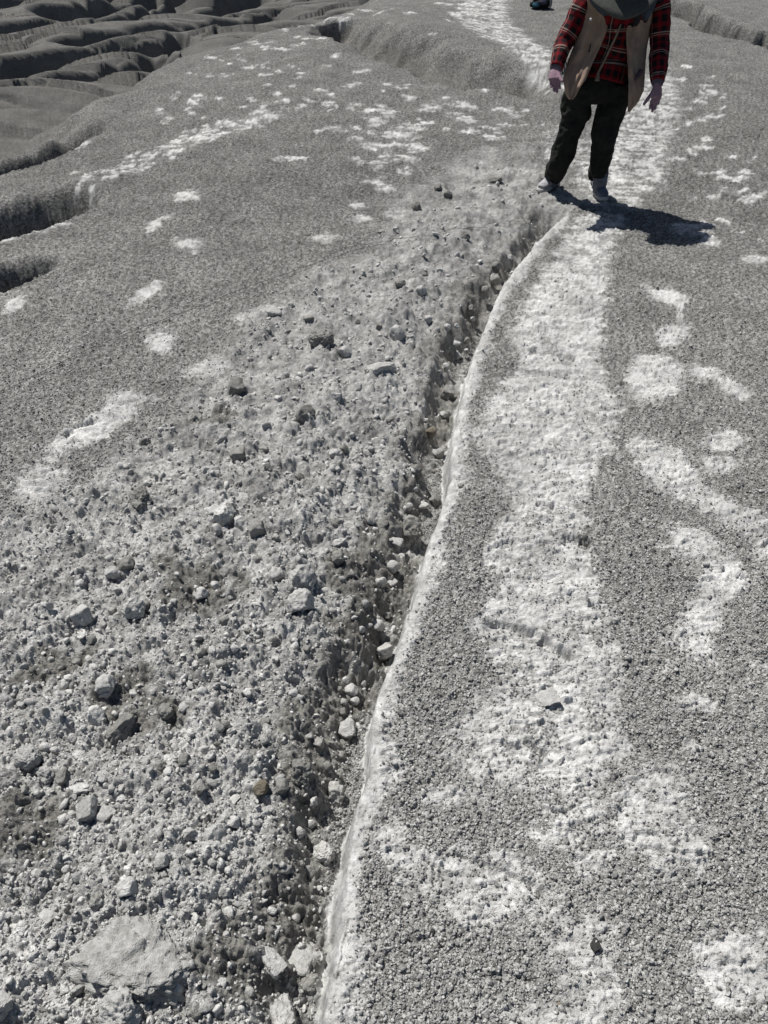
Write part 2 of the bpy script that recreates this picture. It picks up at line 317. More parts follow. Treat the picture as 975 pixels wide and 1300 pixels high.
    # tread marks of boots pressed into the clay
    for (cx_, cy_, rad, a0) in ((712, 1050, .075, -.3), (600, 1115, .11, 2.5), (585, 975, .07, 2.4), (560, 720, .07, -.6)):
        c, _ = at(cx_, cy_); dx, dy = X - c.x, Y - c.y; r_ = np.hypot(dx, dy); th = np.arctan2(dy, dx) - a0
        th = (th + np.pi) % (2 * np.pi) - np.pi
        ring = (r_ > rad * .72) & (r_ < rad * 1.08) & (np.abs(th) < .95)
        z = z + np.where(ring, 0.0035 * (.2 + pale) * np.sin(r_ * 2 * np.pi / (rad * .16)), 0)
        uu = dx * math.cos(a0) + dy * math.sin(a0); vv = -dx * math.sin(a0) + dy * math.cos(a0)
        cell = (r_ < rad * .68)
        z = z - np.where(cell & ((np.abs((uu / (rad * .26)) % 1 - .5) > .40) | (np.abs((vv / (rad * .3) + .5 * np.floor(uu / (rad * .26))) % 1 - .5) > .42)), .004, 0) * pale
    return z, pale, rub, damp, clean, e, rough
def tz(x, y):
    return float(terrain(np.array([x], np.float64), np.array([y], np.float64), False)[0])
def ground_at(px, py):
    z = 0.0
    for _ in range(4):
        p, k = at(px, py, z); z = tz(p.x, p.y)
    return at(px, py, z)

# grid: fine where the slope is near, coarse towards the horizon
u = np.concatenate([-np.geomspace(9, 0.47, 26)[:-1], np.linspace(-0.46, 0.46, 880), np.geomspace(0.47, 9, 26)[1:]])
phi = np.linspace(R(84), R(4.6), 960)
yv = CAMH / np.tan(phi); yv = np.unique(np.concatenate([yv, np.linspace(11.5, 24, 230)]))
v = np.concatenate([np.linspace(-1.6, yv[0] - .05, 10), yv, np.geomspace(yv[-1] * 1.02, 900, 60)])
U, V = np.meshgrid(u, v); GX = U * (V + 2.0); GY = V
z, pale, rub, damp, clean, edge, rough = terrain(GX.ravel(), GY.ravel())
rr = np.hypot(GX.ravel(), GY.ravel())
z = z * (1 - sst(60, 300, rr)) + sst(25, 120, rr) * (-1.5) + sst(60, 300, rr) * 4 * fbm(GX.ravel() * .01, GY.ravel() * .01, 3, 140)
nv, nu = U.shape
co = np.stack([GX.ravel(), GY.ravel(), z], 1).astype(np.float32)
me = bpy.data.meshes.new('ground'); me.vertices.add(nu * nv); me.vertices.foreach_set('co', co.ravel())
idx = np.arange(nu * nv).reshape(nv, nu)
q = np.stack([idx[:-1, :-1], idx[:-1, 1:], idx[1:, 1:], idx[1:, :-1]], -1).reshape(-1, 4)
me.loops.add(q.size); me.loops.foreach_set('vertex_index', q.ravel().astype(np.int32))
me.polygons.add(len(q)); me.polygons.foreach_set('loop_start', (np.arange(len(q)) * 4).astype(np.int32))
me.polygons.foreach_set('loop_total', np.full(len(q), 4, np.int32)); me.update(calc_edges=True)
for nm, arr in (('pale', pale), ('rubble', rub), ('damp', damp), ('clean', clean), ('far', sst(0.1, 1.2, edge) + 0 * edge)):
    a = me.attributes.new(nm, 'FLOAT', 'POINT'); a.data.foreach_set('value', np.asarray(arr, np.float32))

# ------------------------------------------------------------------ materials
class NT:
    def __init__(s, name, rough=.9, spec=.2):
        s.m = bpy.data.materials.new(name); s.m.use_nodes = True; s.t = s.m.node_tree; s.b = s.t.nodes['Principled BSDF']
        s.b.inputs['Roughness'].default_value = rough; s.b.inputs['Specular IOR Level'].default_value = spec
    def n(s, ty, **k):
        o = s.t.nodes.new(ty)
        for a, b in k.items(): setattr(o, a, b)
        return o
    def l(s, a, b): s.t.links.new(a, b)
    def math(s, op, a, b=None, c=None):
        o = s.n('ShaderNodeMath', operation=op)
        for i, x in enumerate((a, b, c)):
            if x is None: continue
            if isinstance(x, (int, float)): o.inputs[i].default_value = x
            else: s.l(x, o.inputs[i])
        return o.outputs[0]
    def mix(s, f, a, b):
        o = s.n('ShaderNodeMix', data_type='RGBA')
        for i, x in ((0, f), (6, a), (7, b)):
            if isinstance(x, (int, float)): o.inputs[i].default_value = x
            elif isinstance(x, tuple): o.inputs[i].default_value = (*x, 1)
            else: s.l(x, o.inputs[i])
        return o.outputs[2]
    def mul(s, c, f):
        o = s.n('ShaderNodeVectorMath', operation='SCALE'); s.l(c, o.inputs[0])
        if isinstance(f, (int, float)): o.inputs[3].default_value = f
        else: s.l(f, o.inputs[3])
        return o.outputs[0]
    def noise(s, scale, det=3, ro=.5, vec=None):
        o = s.n('ShaderNodeTexNoise'); o.inputs['Scale'].default_value = scale; o.inputs['Detail'].default_value = det; o.inputs['Roughness'].default_value = ro
        if vec is not None: s.l(vec, o.inputs['Vector'])
        return o.outputs[0]
    def ramp(s, f, a, b, lo=0.0, hi=1.0):
        o = s.n('ShaderNodeMapRange'); o.inputs[1].default_value = a; o.inputs[2].default_value = b; o.inputs[3].default_value = lo; o.inputs[4].default_value = hi
        s.l(f, o.inputs[0]); return o.outputs[0]
    def attr(s, name): 
        o = s.n('ShaderNodeAttribute', attribute_name=name); return o.outputs['Fac']
    def bump(s, h, st, dist):
        o = s.n('ShaderNodeBump'); o.inputs['Strength'].default_value = st; o.inputs['Distance'].default_value = dist; s.l(h, o.inputs['Height']); s.l(o.outputs[0], s.b.inputs['Normal'])

G = NT('ground_clay', 1.0, .0)
geo = G.n('ShaderNodeNewGeometry').outputs['Position']
a_p, a_r, a_d, a_c, a_f = [G.attr(k) for k in ('pale', 'rubble', 'damp', 'clean', 'far')]
vor = G.n('ShaderNodeTexVoronoi'); vor.inputs['Scale'].default_value = 85; G.l(geo, vor.inputs['Vector'])
n1 = G.noise(38, 5, .75, geo); n2 = G.noise(3.0, 4, .6, geo); n3 = G.noise(260, 2, .6, geo)
grit = G.mix(G.ramp(vor.outputs['Color'], 0.2, 0.8), (.165, .163, .152), (.40, .394, .377))
sy = G.n('ShaderNodeSeparateXYZ'); G.l(geo, sy.inputs[0])
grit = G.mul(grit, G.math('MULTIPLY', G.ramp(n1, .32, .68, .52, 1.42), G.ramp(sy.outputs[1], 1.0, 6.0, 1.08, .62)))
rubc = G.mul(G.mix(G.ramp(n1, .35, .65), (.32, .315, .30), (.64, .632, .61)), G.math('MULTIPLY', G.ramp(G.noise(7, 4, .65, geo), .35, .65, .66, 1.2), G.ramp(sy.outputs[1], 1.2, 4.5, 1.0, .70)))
dust = G.mix(G.ramp(n1, .3, .68), (.44, .436, .42), (.68, .675, .66))
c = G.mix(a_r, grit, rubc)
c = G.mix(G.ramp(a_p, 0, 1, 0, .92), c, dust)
damp_shade_c = G.mix(G.ramp(n1, .35, .65), (.095, .090, .078), (.24, .228, .205))  # moist earth colour, also the painted shade of trough bank and gully walls
c = G.mix(G.ramp(a_d, 0, 1, 0, .80), c, damp_shade_c)
c = G.mix(a_c, c, G.mix(G.ramp(G.noise(16, 4, .6, geo), .35, .65), (.34, .336, .32), (.60, .595, .58)))
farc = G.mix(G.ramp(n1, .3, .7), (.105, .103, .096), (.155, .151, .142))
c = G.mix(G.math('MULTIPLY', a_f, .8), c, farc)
c = G.mul(c, G.ramp(n2, .3, .7, .80, 1.2))
G.l(c, G.b.inputs['Base Color'])
hh = G.math('ADD', G.math('MULTIPLY', n1, 1.0), G.math('MULTIPLY', n3, .35))
hh = G.math('MULTIPLY', hh, G.ramp(G.math('MAXIMUM', G.math('MULTIPLY', a_c, .5), G.math('MULTIPLY', a_p, .5)), 0, 1, 1, .12))
G.bump(hh, 1.0, .018)
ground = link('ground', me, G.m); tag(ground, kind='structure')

def clay(name, lo, hi, var=.25, sc_=60):
    K = NT(name, .95, .12); g = K.n('ShaderNodeTexCoord').outputs['Object']; gp = K.n('ShaderNodeNewGeometry').outputs['Position']
    a = K.noise(sc_, 4, .7, gp); cc = K.mix(K.ramp(a, .32, .68), lo, hi)
    oi = K.n('ShaderNodeObjectInfo').outputs['Random']
    cc = K.mul(cc, K.ramp(oi, 0, 1, 1 - var, 1 + var)); K.l(cc, K.b.inputs['Base Color'])
    K.bump(K.math('ADD', a, K.noise(260, 2, .6, gp)), .7, .008)
    return K.m
M_clod = clay('clod_clay', (.31, .304, .286), (.54, .532, .51))
M_bould = clay('dusty_boulder_clay', (.22, .216, .20), (.44, .434, .415), .1, 45)
M_pale = clay('pale_clod_clay', (.34, .334, .316), (.54, .53, .51), .12)
M_dark_shaded = clay('dark_shaded_clod_clay', (.17, .165, .15), (.31, .303, .282), .2)  # darker copy of the clod clay, shadowed near sides put into the colour
M_brown = clay('brown_clod_clay', (.13, .11, .08), (.24, .21, .165), .15)
M_black = clay('black_stone', (.03, .03, .03), (.06, .06, .058), .1)
M_crumb = clay('crumb_clay', (.20, .197, .186), (.46, .455, .436), .45, 90)
M_crumb2 = clay('rubble_crumb_clay', (.31, .304, .288), (.58, .572, .55), .30, 90)

# ------------------------------------------------------------------ clods
def rock_mesh(name, seed, sub=4, cuts=9, nz=.07, boxy=0.0, dims=(1, 1, 1)):
    rnd = random.Random(seed); bm = bmesh.new(); bmesh.ops.create_icosphere(bm, subdivisions=sub, radius=1.0)
    pl = []
    for _ in range(cuts):
        a = Vector((rnd.gauss(0, 1), rnd.gauss(0, 1), rnd.gauss(0, 1))).normalized(); pl.append((a, rnd.uniform(.5, .82)))
    if boxy:
        for a in ((1, .1, 0), (-1, .05, .1), (0, 1, .1), (.1, -1, 0), (.05, .1, 1), (0, 0, -1)):
            pl.append(((Vector(a) + Vector((rnd.gauss(0, .28), rnd.gauss(0, .28), rnd.gauss(0, .2)))).normalized(), boxy * rnd.uniform(.82, 1.1)))
    off = Vector((seed * 3.1, seed * 1.7, 0))
    for v_ in bm.verts:
        c_ = v_.co
        for a, d_ in pl:
            k = c_.dot(a) - d_
            if k > 0: c_ -= a * k * .96
        n_ = c_.normalized()
        c_ += n_ * (nz * mn.fractal(c_ * 2.2 + off, 1.0, 2.0, 3) + nz * .6 * mn.fractal(c_ * 6 + off, .6, 2.0, 4))
        c_.x *= dims[0]; c_.y *= dims[1]; c_.z *= dims[2]
    m_ = bpy.data.meshes.new(name); bm.to_mesh(m_); bm.free()
    mx = max(abs(v.co.x) for v in m_.vertices)
    for v in m_.vertices: v.co /= mx
    m_.polygons.foreach_set('use_smooth', np.ones(len(m_.polygons), bool))
    return m_
SHAPES = {}
def shape(kind, i, mat, sub):
    key = (kind, i, mat.name, sub)
    if key not in SHAPES:
        prm = {'round': dict(cuts=8, nz=.10), 'block': dict(cuts=8, nz=.12, boxy=.70), 'slab': dict(cuts=8, nz=.12, boxy=.68, dims=(1, .8, .42)),
               'long': dict(cuts=7, nz=.12, boxy=.68, dims=(1, .48, .45)), 'crumbly': dict(cuts=6, nz=.20)}[kind]
        m_ = rock_mesh(kind + '_clod', 10 + i * 7 + len(kind), sub, **prm); m_.materials.append(mat); SHAPES[key] = m_
    return SHAPES[key]
def rock(name, px, py, w_, h_, kind='round', mat=None, label=None, group=None, rot=None, sink=.1, sub=4, i=None, cat='rock', lean=0):
    mat = mat or M_clod
    if i is None: i = random.randrange(6)
    p, k = ground_at(px, py + h_ * .15)
    r_ = w_ / 2 * k / F * .96
    o = bpy.data.objects.new(name, shape(kind, i, mat, sub)); COL.objects.link(o)
    asp = h_ / w_
    if rot is None: rot = random.uniform(-30, 30)
    o.rotation_euler = (R(random.uniform(-12, 12)), R(random.uniform(-12, 12) + lean), R(rot))
    zz = r_ * (0.68 + .5 * min(asp, 1.3)) if kind in ('round', 'block', 'crumbly') else r_
    yy = r_ * (0.65 + .45 * min(asp, 1.5)) if kind in ('round', 'block', 'crumbly') else r_
    if 'smooth white clay flake' in (label or ''): zz *= .5; p = p + Vector((0, 0, .018))
    o.scale = (r_, yy, zz)
    o.location = (p.x, p.y, p.z + zz * (.6 if kind in ('round', 'block', 'crumbly') else .12) * (1 - sink))
    tag(o, label, cat, group); return o

LB = 'clods lying in the rubble left of the crack'
B = [ # px, py, w, h, kind, material, label, rot
 (359, 1290, 36, 42, 'block', M_clod, 'upright grey clod cut off by the bottom edge just left of the white scarp', 20),
 (340, 1213, 60, 30, 'long', M_pale, 'long wedge shaped clod lying diagonally beside the slab near the bottom of the trough', -38),
 (347, 1180, 30, 22, 'long', M_clod, 'short thick clod standing on end above the long wedge', 62),
 (331, 1180, 11, 11, 'round', M_pale, 'tiny white pebble beside the upended clod near the bottom', 0),
 (381, 1212, 58, 40, 'slab', M_clod, 'broad flat grey slab pressed into the trough floor near the bottom', -8),
 (394, 1243, 24, 30, 'round', M_dark_shaded, 'dark lump below the broad flat slab, against the white scarp', 0),
 (412, 1082, 34, 28, 'crumbly', M_pale, 'knobbly pale clod overhanging the trough beside the white scarp', 10),
 (441, 929, 26, 17, 'block', M_pale, 'pale square pebble alone on the dark earth at the foot of the scarp', 5),
 (106, 784, 30, 32, 'block', M_pale, 'pale upright block with a dark right face on the left rubble', 25),
 (172, 776, 32, 20, 'block', M_pale, 'whitish wedge right of the pale upright block', 12),
 (145, 728, 24, 15, 'block', M_pale, 'left pale half of a pair of clods touching each other', 5),
 (163, 720, 20, 15, 'round', M_dark_shaded, 'right dark half of a pair of clods touching each other', 0),
 (353, 730, 26, 18, 'block', M_clod, 'small tilted clod left of the big square block', 15),
 (384, 740, 40, 30, 'block', M_clod, 'big square block with a flat dusty top in the middle of the rubble', 2),
 (382, 768, 38, 26, 'round', M_pale, 'rounded pale clod directly below the big square block', 0),
 (256, 756, 20, 15, 'round', M_pale, 'light pebble in the middle of the brown damp patch', 0),
 (151, 927, 60, 28, 'long', M_dark_shaded, 'long dark pointed clod standing out on the left rubble', 68),
 (123, 910, 27, 21, 'round', M_clod, 'rounded clod left of the long dark pointed one', 0),
 (136, 874, 26, 22, 'round', M_clod, 'rounded clod above the long dark pointed one', 0),
 (213, 903, 24, 22, 'crumbly', M_dark_shaded, 'crumbly dark clod right of the long pointed one', 0),
 (91, 893, 34, 12, 'long', M_pale, 'narrow pale shard lying aslant up and right', 48),
 (88, 880, 24, 10, 'long', M_pale, 'second pale shard resting across the upper end of the narrow one', -10),
 (114, 1028, 24, 30, 'block', M_clod, 'grey cube like clod with a deep black shadow under it, lower left', 8),
 (133, 1032, 28, 22, 'slab', M_clod, 'tilted thin slab right of the grey cube like clod', 52),
 (82, 987, 16, 24, 'block', M_dark_shaded, 'brownish upright chip among the heaped clods at far left', 0),
 (40, 962, 38, 24, 'crumbly', M_clod, 'crumbly heaped clod near the left edge of the frame', 0),
 (60, 985, 26, 16, 'crumbly', M_clod, 'ragged lump between the crumbly heap and the brownish chip', 10),
 (101, 1000, 26, 18, 'slab', M_pale, 'flat pale flake above the grey cube like clod', 20),
 (310, 966, 26, 17, 'block', M_clod, 'grey pebble with a shadowed right side, between brown stone and round pair', 0),
 (202, 971, 20, 19, 'round', M_dark_shaded, 'left stone of the round pair with black undersides', 0),
 (235, 967, 17, 14, 'round', M_dark_shaded, 'right stone of the round pair with black undersides', 0),
 (225, 950, 15, 13, 'round', M_pale, 'pale little pebble just above the round pair', 0),
 (242, 1057, 24, 21, 'crumbly', M_clod, 'crumbly clod left of the bright white pebble', 0),
 (273, 1062, 30, 23, 'block', M_pale, 'bright white pebble with black underside, lower middle of the rubble', 8),
 (322, 1043, 26, 15, 'slab', M_clod, 'flat oval pebble right of the bright white one', 0),
 (296, 1014, 22, 16, 'slab', M_clod, 'smooth flat chip above the flat oval pebble', 60),
 (332, 1001, 22, 19, 'round', M_brown, 'rusty brown stone in the dark earth left of the scarp', 0),
 (359, 1000, 19, 17, 'round', M_dark_shaded, 'grey stone right of the rusty brown one', 0),
 (164, 1128, 28, 24, 'round', M_clod, 'roundish clod above the crest of the biggest boulder', 0),
 (166, 1151, 28, 18, 'slab', M_dark_shaded, 'flat tilted clod touching the upper rim of the biggest boulder', 30),
 (61, 1161, 24, 20, 'slab', M_pale, 'smooth pale flake left of the biggest boulder', -38),
 (111, 1105, 14, 11, 'round', M_pale, 'tiny light pebble with black shadow above the biggest boulder', 0),
 (206, 1094, 20, 16, 'round', M_clod, 'small wedge with a black right side above the biggest boulder', 0),
 (124, 1143, 22, 21, 'crumbly', M_dark_shaded, 'sunken dark clod above left of the biggest boulder', 0),
 (325, 766, 26, 12, 'slab', M_clod, 'long flat clod half buried left of the rounded pale one', 0),
 (425, 1008, 26, 36, 'crumbly', M_clod, 'tall crumbly mass leaning on the foot of the scarp', 0),
 (382, 981, 32, 22, 'crumbly', M_dark_shaded, 'dark crumbly lump in the damp earth beside the trough', 0),
 (286, 658, 32, 27, 'block', M_clod, 'biggest clod of the row of three, with a black right face', 15),
 (271, 648, 26, 15, 'slab', M_clod, 'slanting slab leaning on the biggest clod of the row', 30),
 (306, 668, 22, 20, 'round', M_clod, 'middle clod of the row of three', 0),
 (326, 676, 23, 20, 'round', M_dark_shaded, 'right hand clod of the row of three', 0),
 (276, 674, 17, 12, 'round', M_pale, 'pale pebble under the slanting slab', 0),
 (381, 608, 13, 13, 'round', M_dark_shaded, 'round black looking stone alone in the middle rubble', 0),
 (427, 664, 15, 15, 'round', M_dark_shaded, 'dark tilted stone left of the dark bank', 0),
 (429, 711, 19, 12, 'round', M_dark_shaded, 'dark stone right of the pair below the yellowish slab', 0),
 (429, 687, 24, 14, 'slab', M_pale, 'faintly yellow slab with shadowed front in the middle rubble', 5),
 (306, 630, 26, 10, 'slab', M_pale, 'thin flat flake above the row of three', 5),
 (488, 828, 24, 18, 'block', M_pale, 'white angular clod wedged at the foot of the scarp', 10),
 (180, 638, 36, 31, 'crumbly', M_dark_shaded, 'dark rounded clod below the white dusty patch on the left', 0),
 (199, 654, 11, 11, 'round', M_dark_shaded, 'small dark stone touching the dark rounded clod', 0),
 (301, 497, 24, 17, 'block', M_dark_shaded, 'tilted dark clod at the upper left border of the rubble', 20),
 (348, 396, 28, 11, 'slab', M_pale, 'thin pale slab at the far left tip of the rubble', 0),
 (392, 404, 18, 9, 'slab', M_dark_shaded, 'dark sliver right of the thin pale slab', 0),
 (388, 531, 28, 13, 'block', M_dark_shaded, 'flat black faced clod left of a small white chip', 0),
 (406, 527, 12, 9, 'block', M_pale, 'small white chip touching the flat black faced clod', 0),
 (303, 581, 22, 14, 'block', M_dark_shaded, 'dark clod below the tilted one at the rubble border', 0),
 (340, 596, 13, 12, 'round', M_dark_shaded, 'dark pebble right of the dark clod at the rubble border', 0),
 (334, 570, 19, 8, 'slab', M_dark_shaded, 'thin dark slab above the dark pebble', 0),
 (409, 435, 40, 15, 'crumbly', M_dark_shaded, 'wide low dark clod in the upper rubble', 0),
 (439, 450, 19, 11, 'round', M_pale, 'pale pebble right below the wide low dark clod', 0),
 (483, 468, 46, 18, 'long', M_clod, 'largest long clod in the upper rubble, pointing up and right', 25),
 (427, 506, 16, 13, 'block', M_pale, 'white tipped pebble below the largest long clod', -20),
 (425, 577, 18, 14, 'block', M_pale, 'bright pebble left of its dark neighbour in the middle rubble', 0),
 (437, 572, 13, 11, 'round', M_dark_shaded, 'dark neighbour of the bright pebble', 0),
 (453, 596, 17, 15, 'round', M_pale, 'bright topped pebble below the bright and dark neighbours', 0),
 (521, 671, 26, 24, 'crumbly', M_dark_shaded, 'dark clod on the edge of the trough below the bank', 0),
 (546, 551, 17, 14, 'round', M_brown, 'warm brown lump low on the bank facing the scarp', 0),
 (568, 502, 19, 13, 'block', M_dark_shaded, 'dark angular clod fallen in the trough halfway up', 0),
 (527, 600, 24, 16, 'crumbly', M_dark_shaded, 'crumbly dark ledge above the trough', 0),
 (552, 638, 18, 14, 'block', M_dark_shaded, 'dark block at the bottom of the trough under the crumbly ledge', 0),
 (505, 427, 24, 14, 'round', M_pale, 'rounded pale clod above the largest long clod', 0),
 (628, 357, 19, 17, 'block', M_dark_shaded, 'black looking block at the upper end of the trough', 0),
 (585, 617, 9, 9, 'round', M_dark_shaded, 'tiny dark stone on the right lip of the scarp', 0),
 (627, 229, 24, 9, 'slab', M_dark_shaded, 'low dark clod left of the walker feet', 0),
 (529, 265, 15, 8, 'crumbly', M_dark_shaded, 'dark clod at the upper left tip of the rubble', 0),
 (556, 242, 12, 10, 'round', M_dark_shaded, 'left dark clod of two near the top of the rubble', 0),
 (569, 250, 13, 9, 'round', M_dark_shaded, 'right dark clod of two near the top of the rubble', 0),
 (535, 373, 17, 13, 'round', M_pale, 'round pale pebble above the trough in the upper rubble', 0),
 (590, 304, 18, 9, 'crumbly', M_dark_shaded, 'dark clod under the thin wire', 0),
 (508, 361, 15, 9, 'round', M_dark_shaded, 'dark pebble left of the round pale one', 0),
 (485, 294, 15, 6, 'slab', M_dark_shaded, 'thin dark clod on the upper edge of the rubble', 0),
 (755, 1201, 15, 12, 'block', M_black, 'black square pebble on the pale print at lower right', 20),
 (549, 1184, 9, 9, 'round', M_black, 'tiny black stone on the gritty ground right of the scarp', 0),
 (605, 738, 11, 9, 'block', M_dark_shaded, 'dark pebble on the trodden strip right of the scarp', 0),
 (694, 888, 32, 24, 'slab', M_pale, 'smooth white clay flake lying on the trodden strip', 15),
 (710, 1277, 10, 10, 'round', M_brown, 'tiny yellowish pebble near the bottom edge right of the scarp', 0),
 (3, 1275, 34, 40, 'block', M_clod, 'clod cut off by the left edge of the frame near the bottom', 30),
 (154, 1286, 66, 44, 'crumbly', M_clod, 'crumbly mass below the biggest boulder at the bottom edge', 0),
 (60, 855, 14, 10, 'round', M_dark_shaded, 'dark oval pebble at left, above the crumbly heap', 0),
 (186, 768, 12, 10, 'round', M_dark_shaded, 'dark chip touching the whitish wedge', 0),
 (185, 563, 18, 8, 'crumbly', M_dark_shaded, 'low dark clod above the white dusty patch on the left', 0),
 (215, 686, 17, 11, 'round', M_dark_shaded, 'dark pebble below the dark rounded clod', 0),
]
placed = []
for r_ in B:
    px, py, w_, h_, kd, mt, lb, rot = r_
    rock('clod' if mt not in (M_black,) else 'stone', px, py, w_, h_, kd, mt, lb, LB if px < 560 else None, rot, sub=5 if w_ > 30 else 4,
         sink=.12, cat='clod' if mt is not M_black else 'stone')
    placed.append((px, py, w_ * .6))
# the biggest boulder gets a shape of its own
def big_boulder():
    p, k = ground_at(172, 1222)
    bm = bmesh.new(); bmesh.ops.create_icosphere(bm, subdivisions=6, radius=1)
    for v_ in bm.verts:
        c_ = v_.co.copy()
        for a, d_ in ((Vector((0, .15, 1)), .42), (Vector((.9, -.25, .3)), .82), (Vector((.3, -1, .25)), .62), (Vector((-.5, -.9, .2)), .74), (Vector((-1, .5, .6)), .62), (Vector((.6, .9, .5)), .72), (Vector((-.1, 1, .4)), .66)):
            a = a.normalized(); t_ = c_.dot(a) - d_
            if t_ > 0: c_ -= a * t_ * .82
        n_ = c_.normalized()
        c_ += n_ * (.14 * mn.fractal(c_ * 2 + Vector((5, 1, 0)), 1, 2, 3) + .08 * mn.fractal(c_ * 5, .6, 2, 3) + .035 * mn.fractal(c_ * 17, .5, 2, 4))
        v_.co = (c_.x * 1.0, c_.y * .80, c_.z * .62)
    m_ = bpy.data.meshes.new('boulder'); bm.to_mesh(m_); bm.free()
    o = link('boulder', m_, M_bould); s_ = 78 * k / F * 1.05; o.scale = (s_, s_, s_)
    o.location = (p.x, p.y, p.z + s_ * .04); o.rotation_euler = (0, R(6), R(-14))
    tag(o, 'biggest pale dusty boulder with overhanging black shadowed rim at bottom left', 'boulder')
    placed.append((172, 1222, 84))
big_boulder()

# smaller loose clods
MARKS = [(340, 1213, 'the long diagonal wedge'), (381, 1212, 'the broad flat slab'), (412, 1082, 'the knobbly overhanging clod'), (441, 929, 'the pale pebble under the scarp'), (106, 784, 'the pale upright block'),
         (172, 776, 'the whitish wedge'), (150, 724, 'the touching pale and dark pair'), (384, 745, 'the big square block'), (256, 756, 'the pebble in the brown patch'), (151, 927, 'the long dark pointed clod'), (91, 890, 'the crossed pale shards'),
         (120, 1030, 'the cube like clod'), (40, 962, 'the crumbly heap'), (310, 966, 'the grey pebble'), (218, 968, 'the round pair'), (273, 1062, 'the bright white pebble'), (332, 1001, 'the rusty brown stone'), (164, 1140, 'the clods above the boulder'),
         (61, 1161, 'the smooth pale flake'), (172, 1222, 'the biggest boulder'), (298, 664, 'the row of three clods'), (429, 695, 'the yellowish slab'), (381, 608, 'the lone round dark stone'), (488, 828, 'the white angular clod'),
         (185, 645, 'the dark rounded clod'), (301, 497, 'the tilted dark clod'), (400, 530, 'the clod with the white chip'), (320, 580, 'the dark clods at the border'), (409, 435, 'the wide low clod'), (483, 468, 'the largest long clod'),
         (431, 574, 'the bright and dark neighbours'), (521, 671, 'the dark clod on the trough edge'), (546, 551, 'the warm brown lump'), (568, 502, 'the fallen angular clod'), (628, 357, 'the black looking block'), (382, 981, 'the dark crumbly lump'), (322, 804, 'the gap between block and pointed clod')][:-1]
used_labels = {}
def spot(px, py):
    m = min(MARKS, key=lambda q: math.hypot(q[0] - px, q[1] - py)); dx, dy = px - m[0], py - m[1]; d = math.hypot(dx, dy)
    k = int(((math.degrees(math.atan2(dy, dx)) + 22.5) % 360) // 45)
    w_ = ('right of', 'below right of', 'below', 'below left of', 'left of', 'above left of', 'above', 'above right of')[k]
    return m[2], w_, ('just ' if d < 26 else '' if d < 52 else 'well ')
def small_label(px, py, w_, kind, mat, what='clod', tail=''):
    colr = {M_clod.name: 'grey', M_dark_shaded.name: 'dark', M_pale.name: 'pale'}[mat.name]
    shp = {'round': 'rounded', 'block': 'blocky', 'crumbly': 'crumbly', 'slab': 'flat'}[kind]
    siz = 'tiny' if w_ < 10.5 else 'small' if w_ < 13 else 'medium'
    nm_, w2, dd = spot(px, py)
    return f'{siz} {colr} {shp} {what} {dd}{w2} {nm_}{tail}'.replace('clod in the trough', 'trough clod')
zones = [((20, 690, 470, 830), 'small loose clods on the middle rubble', 46, (9, 15)),
         ((0, 830, 440, 1020), 'small loose clods on the lower left rubble', 52, (9, 16)),
         ((0, 1020, 400, 1290), 'small loose clods round the biggest boulder', 40, (9, 18)),
         ((180, 480, 560, 690), 'small loose clods halfway up the rubble', 48, (8, 13)),
         ((320, 330, 600, 480), 'small loose clods on the upper rubble', 20, (8, 12))]
KINDS = ['round', 'block', 'crumbly', 'slab', 'round']; MATS = [M_clod, M_clod, M_dark_shaded, M_pale]
def pick(px, py, w_, what, tail=''):
    """a shape and colour whose description is still free at this spot"""
    ks = [(k, m) for k in KINDS[:4] for m in MATS[1:]]; random.shuffle(ks)
    for k, m in ks:
        lb = small_label(px, py, w_, k, m, what, tail)
        if lb not in used_labels: used_labels[lb] = 1; return k, m, lb
    return None
def inside_rub(px, py): return float(samp(MR, np.array([px]), np.array([py]))[0]) > .15
for (x0, y0, x1, y1), gr, n, (a, b) in zones:
    k = 0; tries = 0
    while k < n and tries < 4000:
        tries += 1
        px, py = random.uniform(x0, x1), random.uniform(y0, y1)
        if not inside_rub(px, py) or any(math.hypot(px - q[0], py - q[1]) < q[2] + 7 for q in placed): continue
        w_ = a + (b - a) * random.random() ** 2
        pk = pick(px, py, w_, 'clod')
        if not pk: continue
        rock('clod', px, py, w_, w_ * random.uniform(.6, .95), pk[0], pk[1], pk[2], gr, random.uniform(-80, 80), sub=3, sink=.05, cat='clod')
        placed.append((px, py, w_ * .5)); k += 1
# debris fallen in the trough at the foot of the scarp
k = 0
while k < 34:
    i = random.randrange(4, len(CRACK) - 3); a, b = CRACK[i], CRACK[i + 1]; t_ = random.random(); p = a.lerp(b, t_)
    nrm = Vector(((b - a).y, -(b - a).x, 0)).normalized(); p = p - nrm * random.uniform(.07, .15)
    if not (.55 < p.y < 4.8): continue
    X_, Y_ = project(np.array([p.x]), np.array([p.y])); px, py = float(X_[0]), float(Y_[0])
    if any(math.hypot(px - q[0], py - q[1]) < q[2] + 5 for q in placed): continue
    w_ = random.uniform(9, 20) * (1 if py > 600 else .75)
    pk = pick(px, py, w_, 'clod in the trough', '')
    if not pk: continue
    rock('clod', px, py, w_, w_ * .8, pk[0], pk[1], pk[2], 'clods fallen in the trough', random.uniform(-60, 60), sub=3, cat='clod')
    placed.append((px, py, w_ * .5)); k += 1

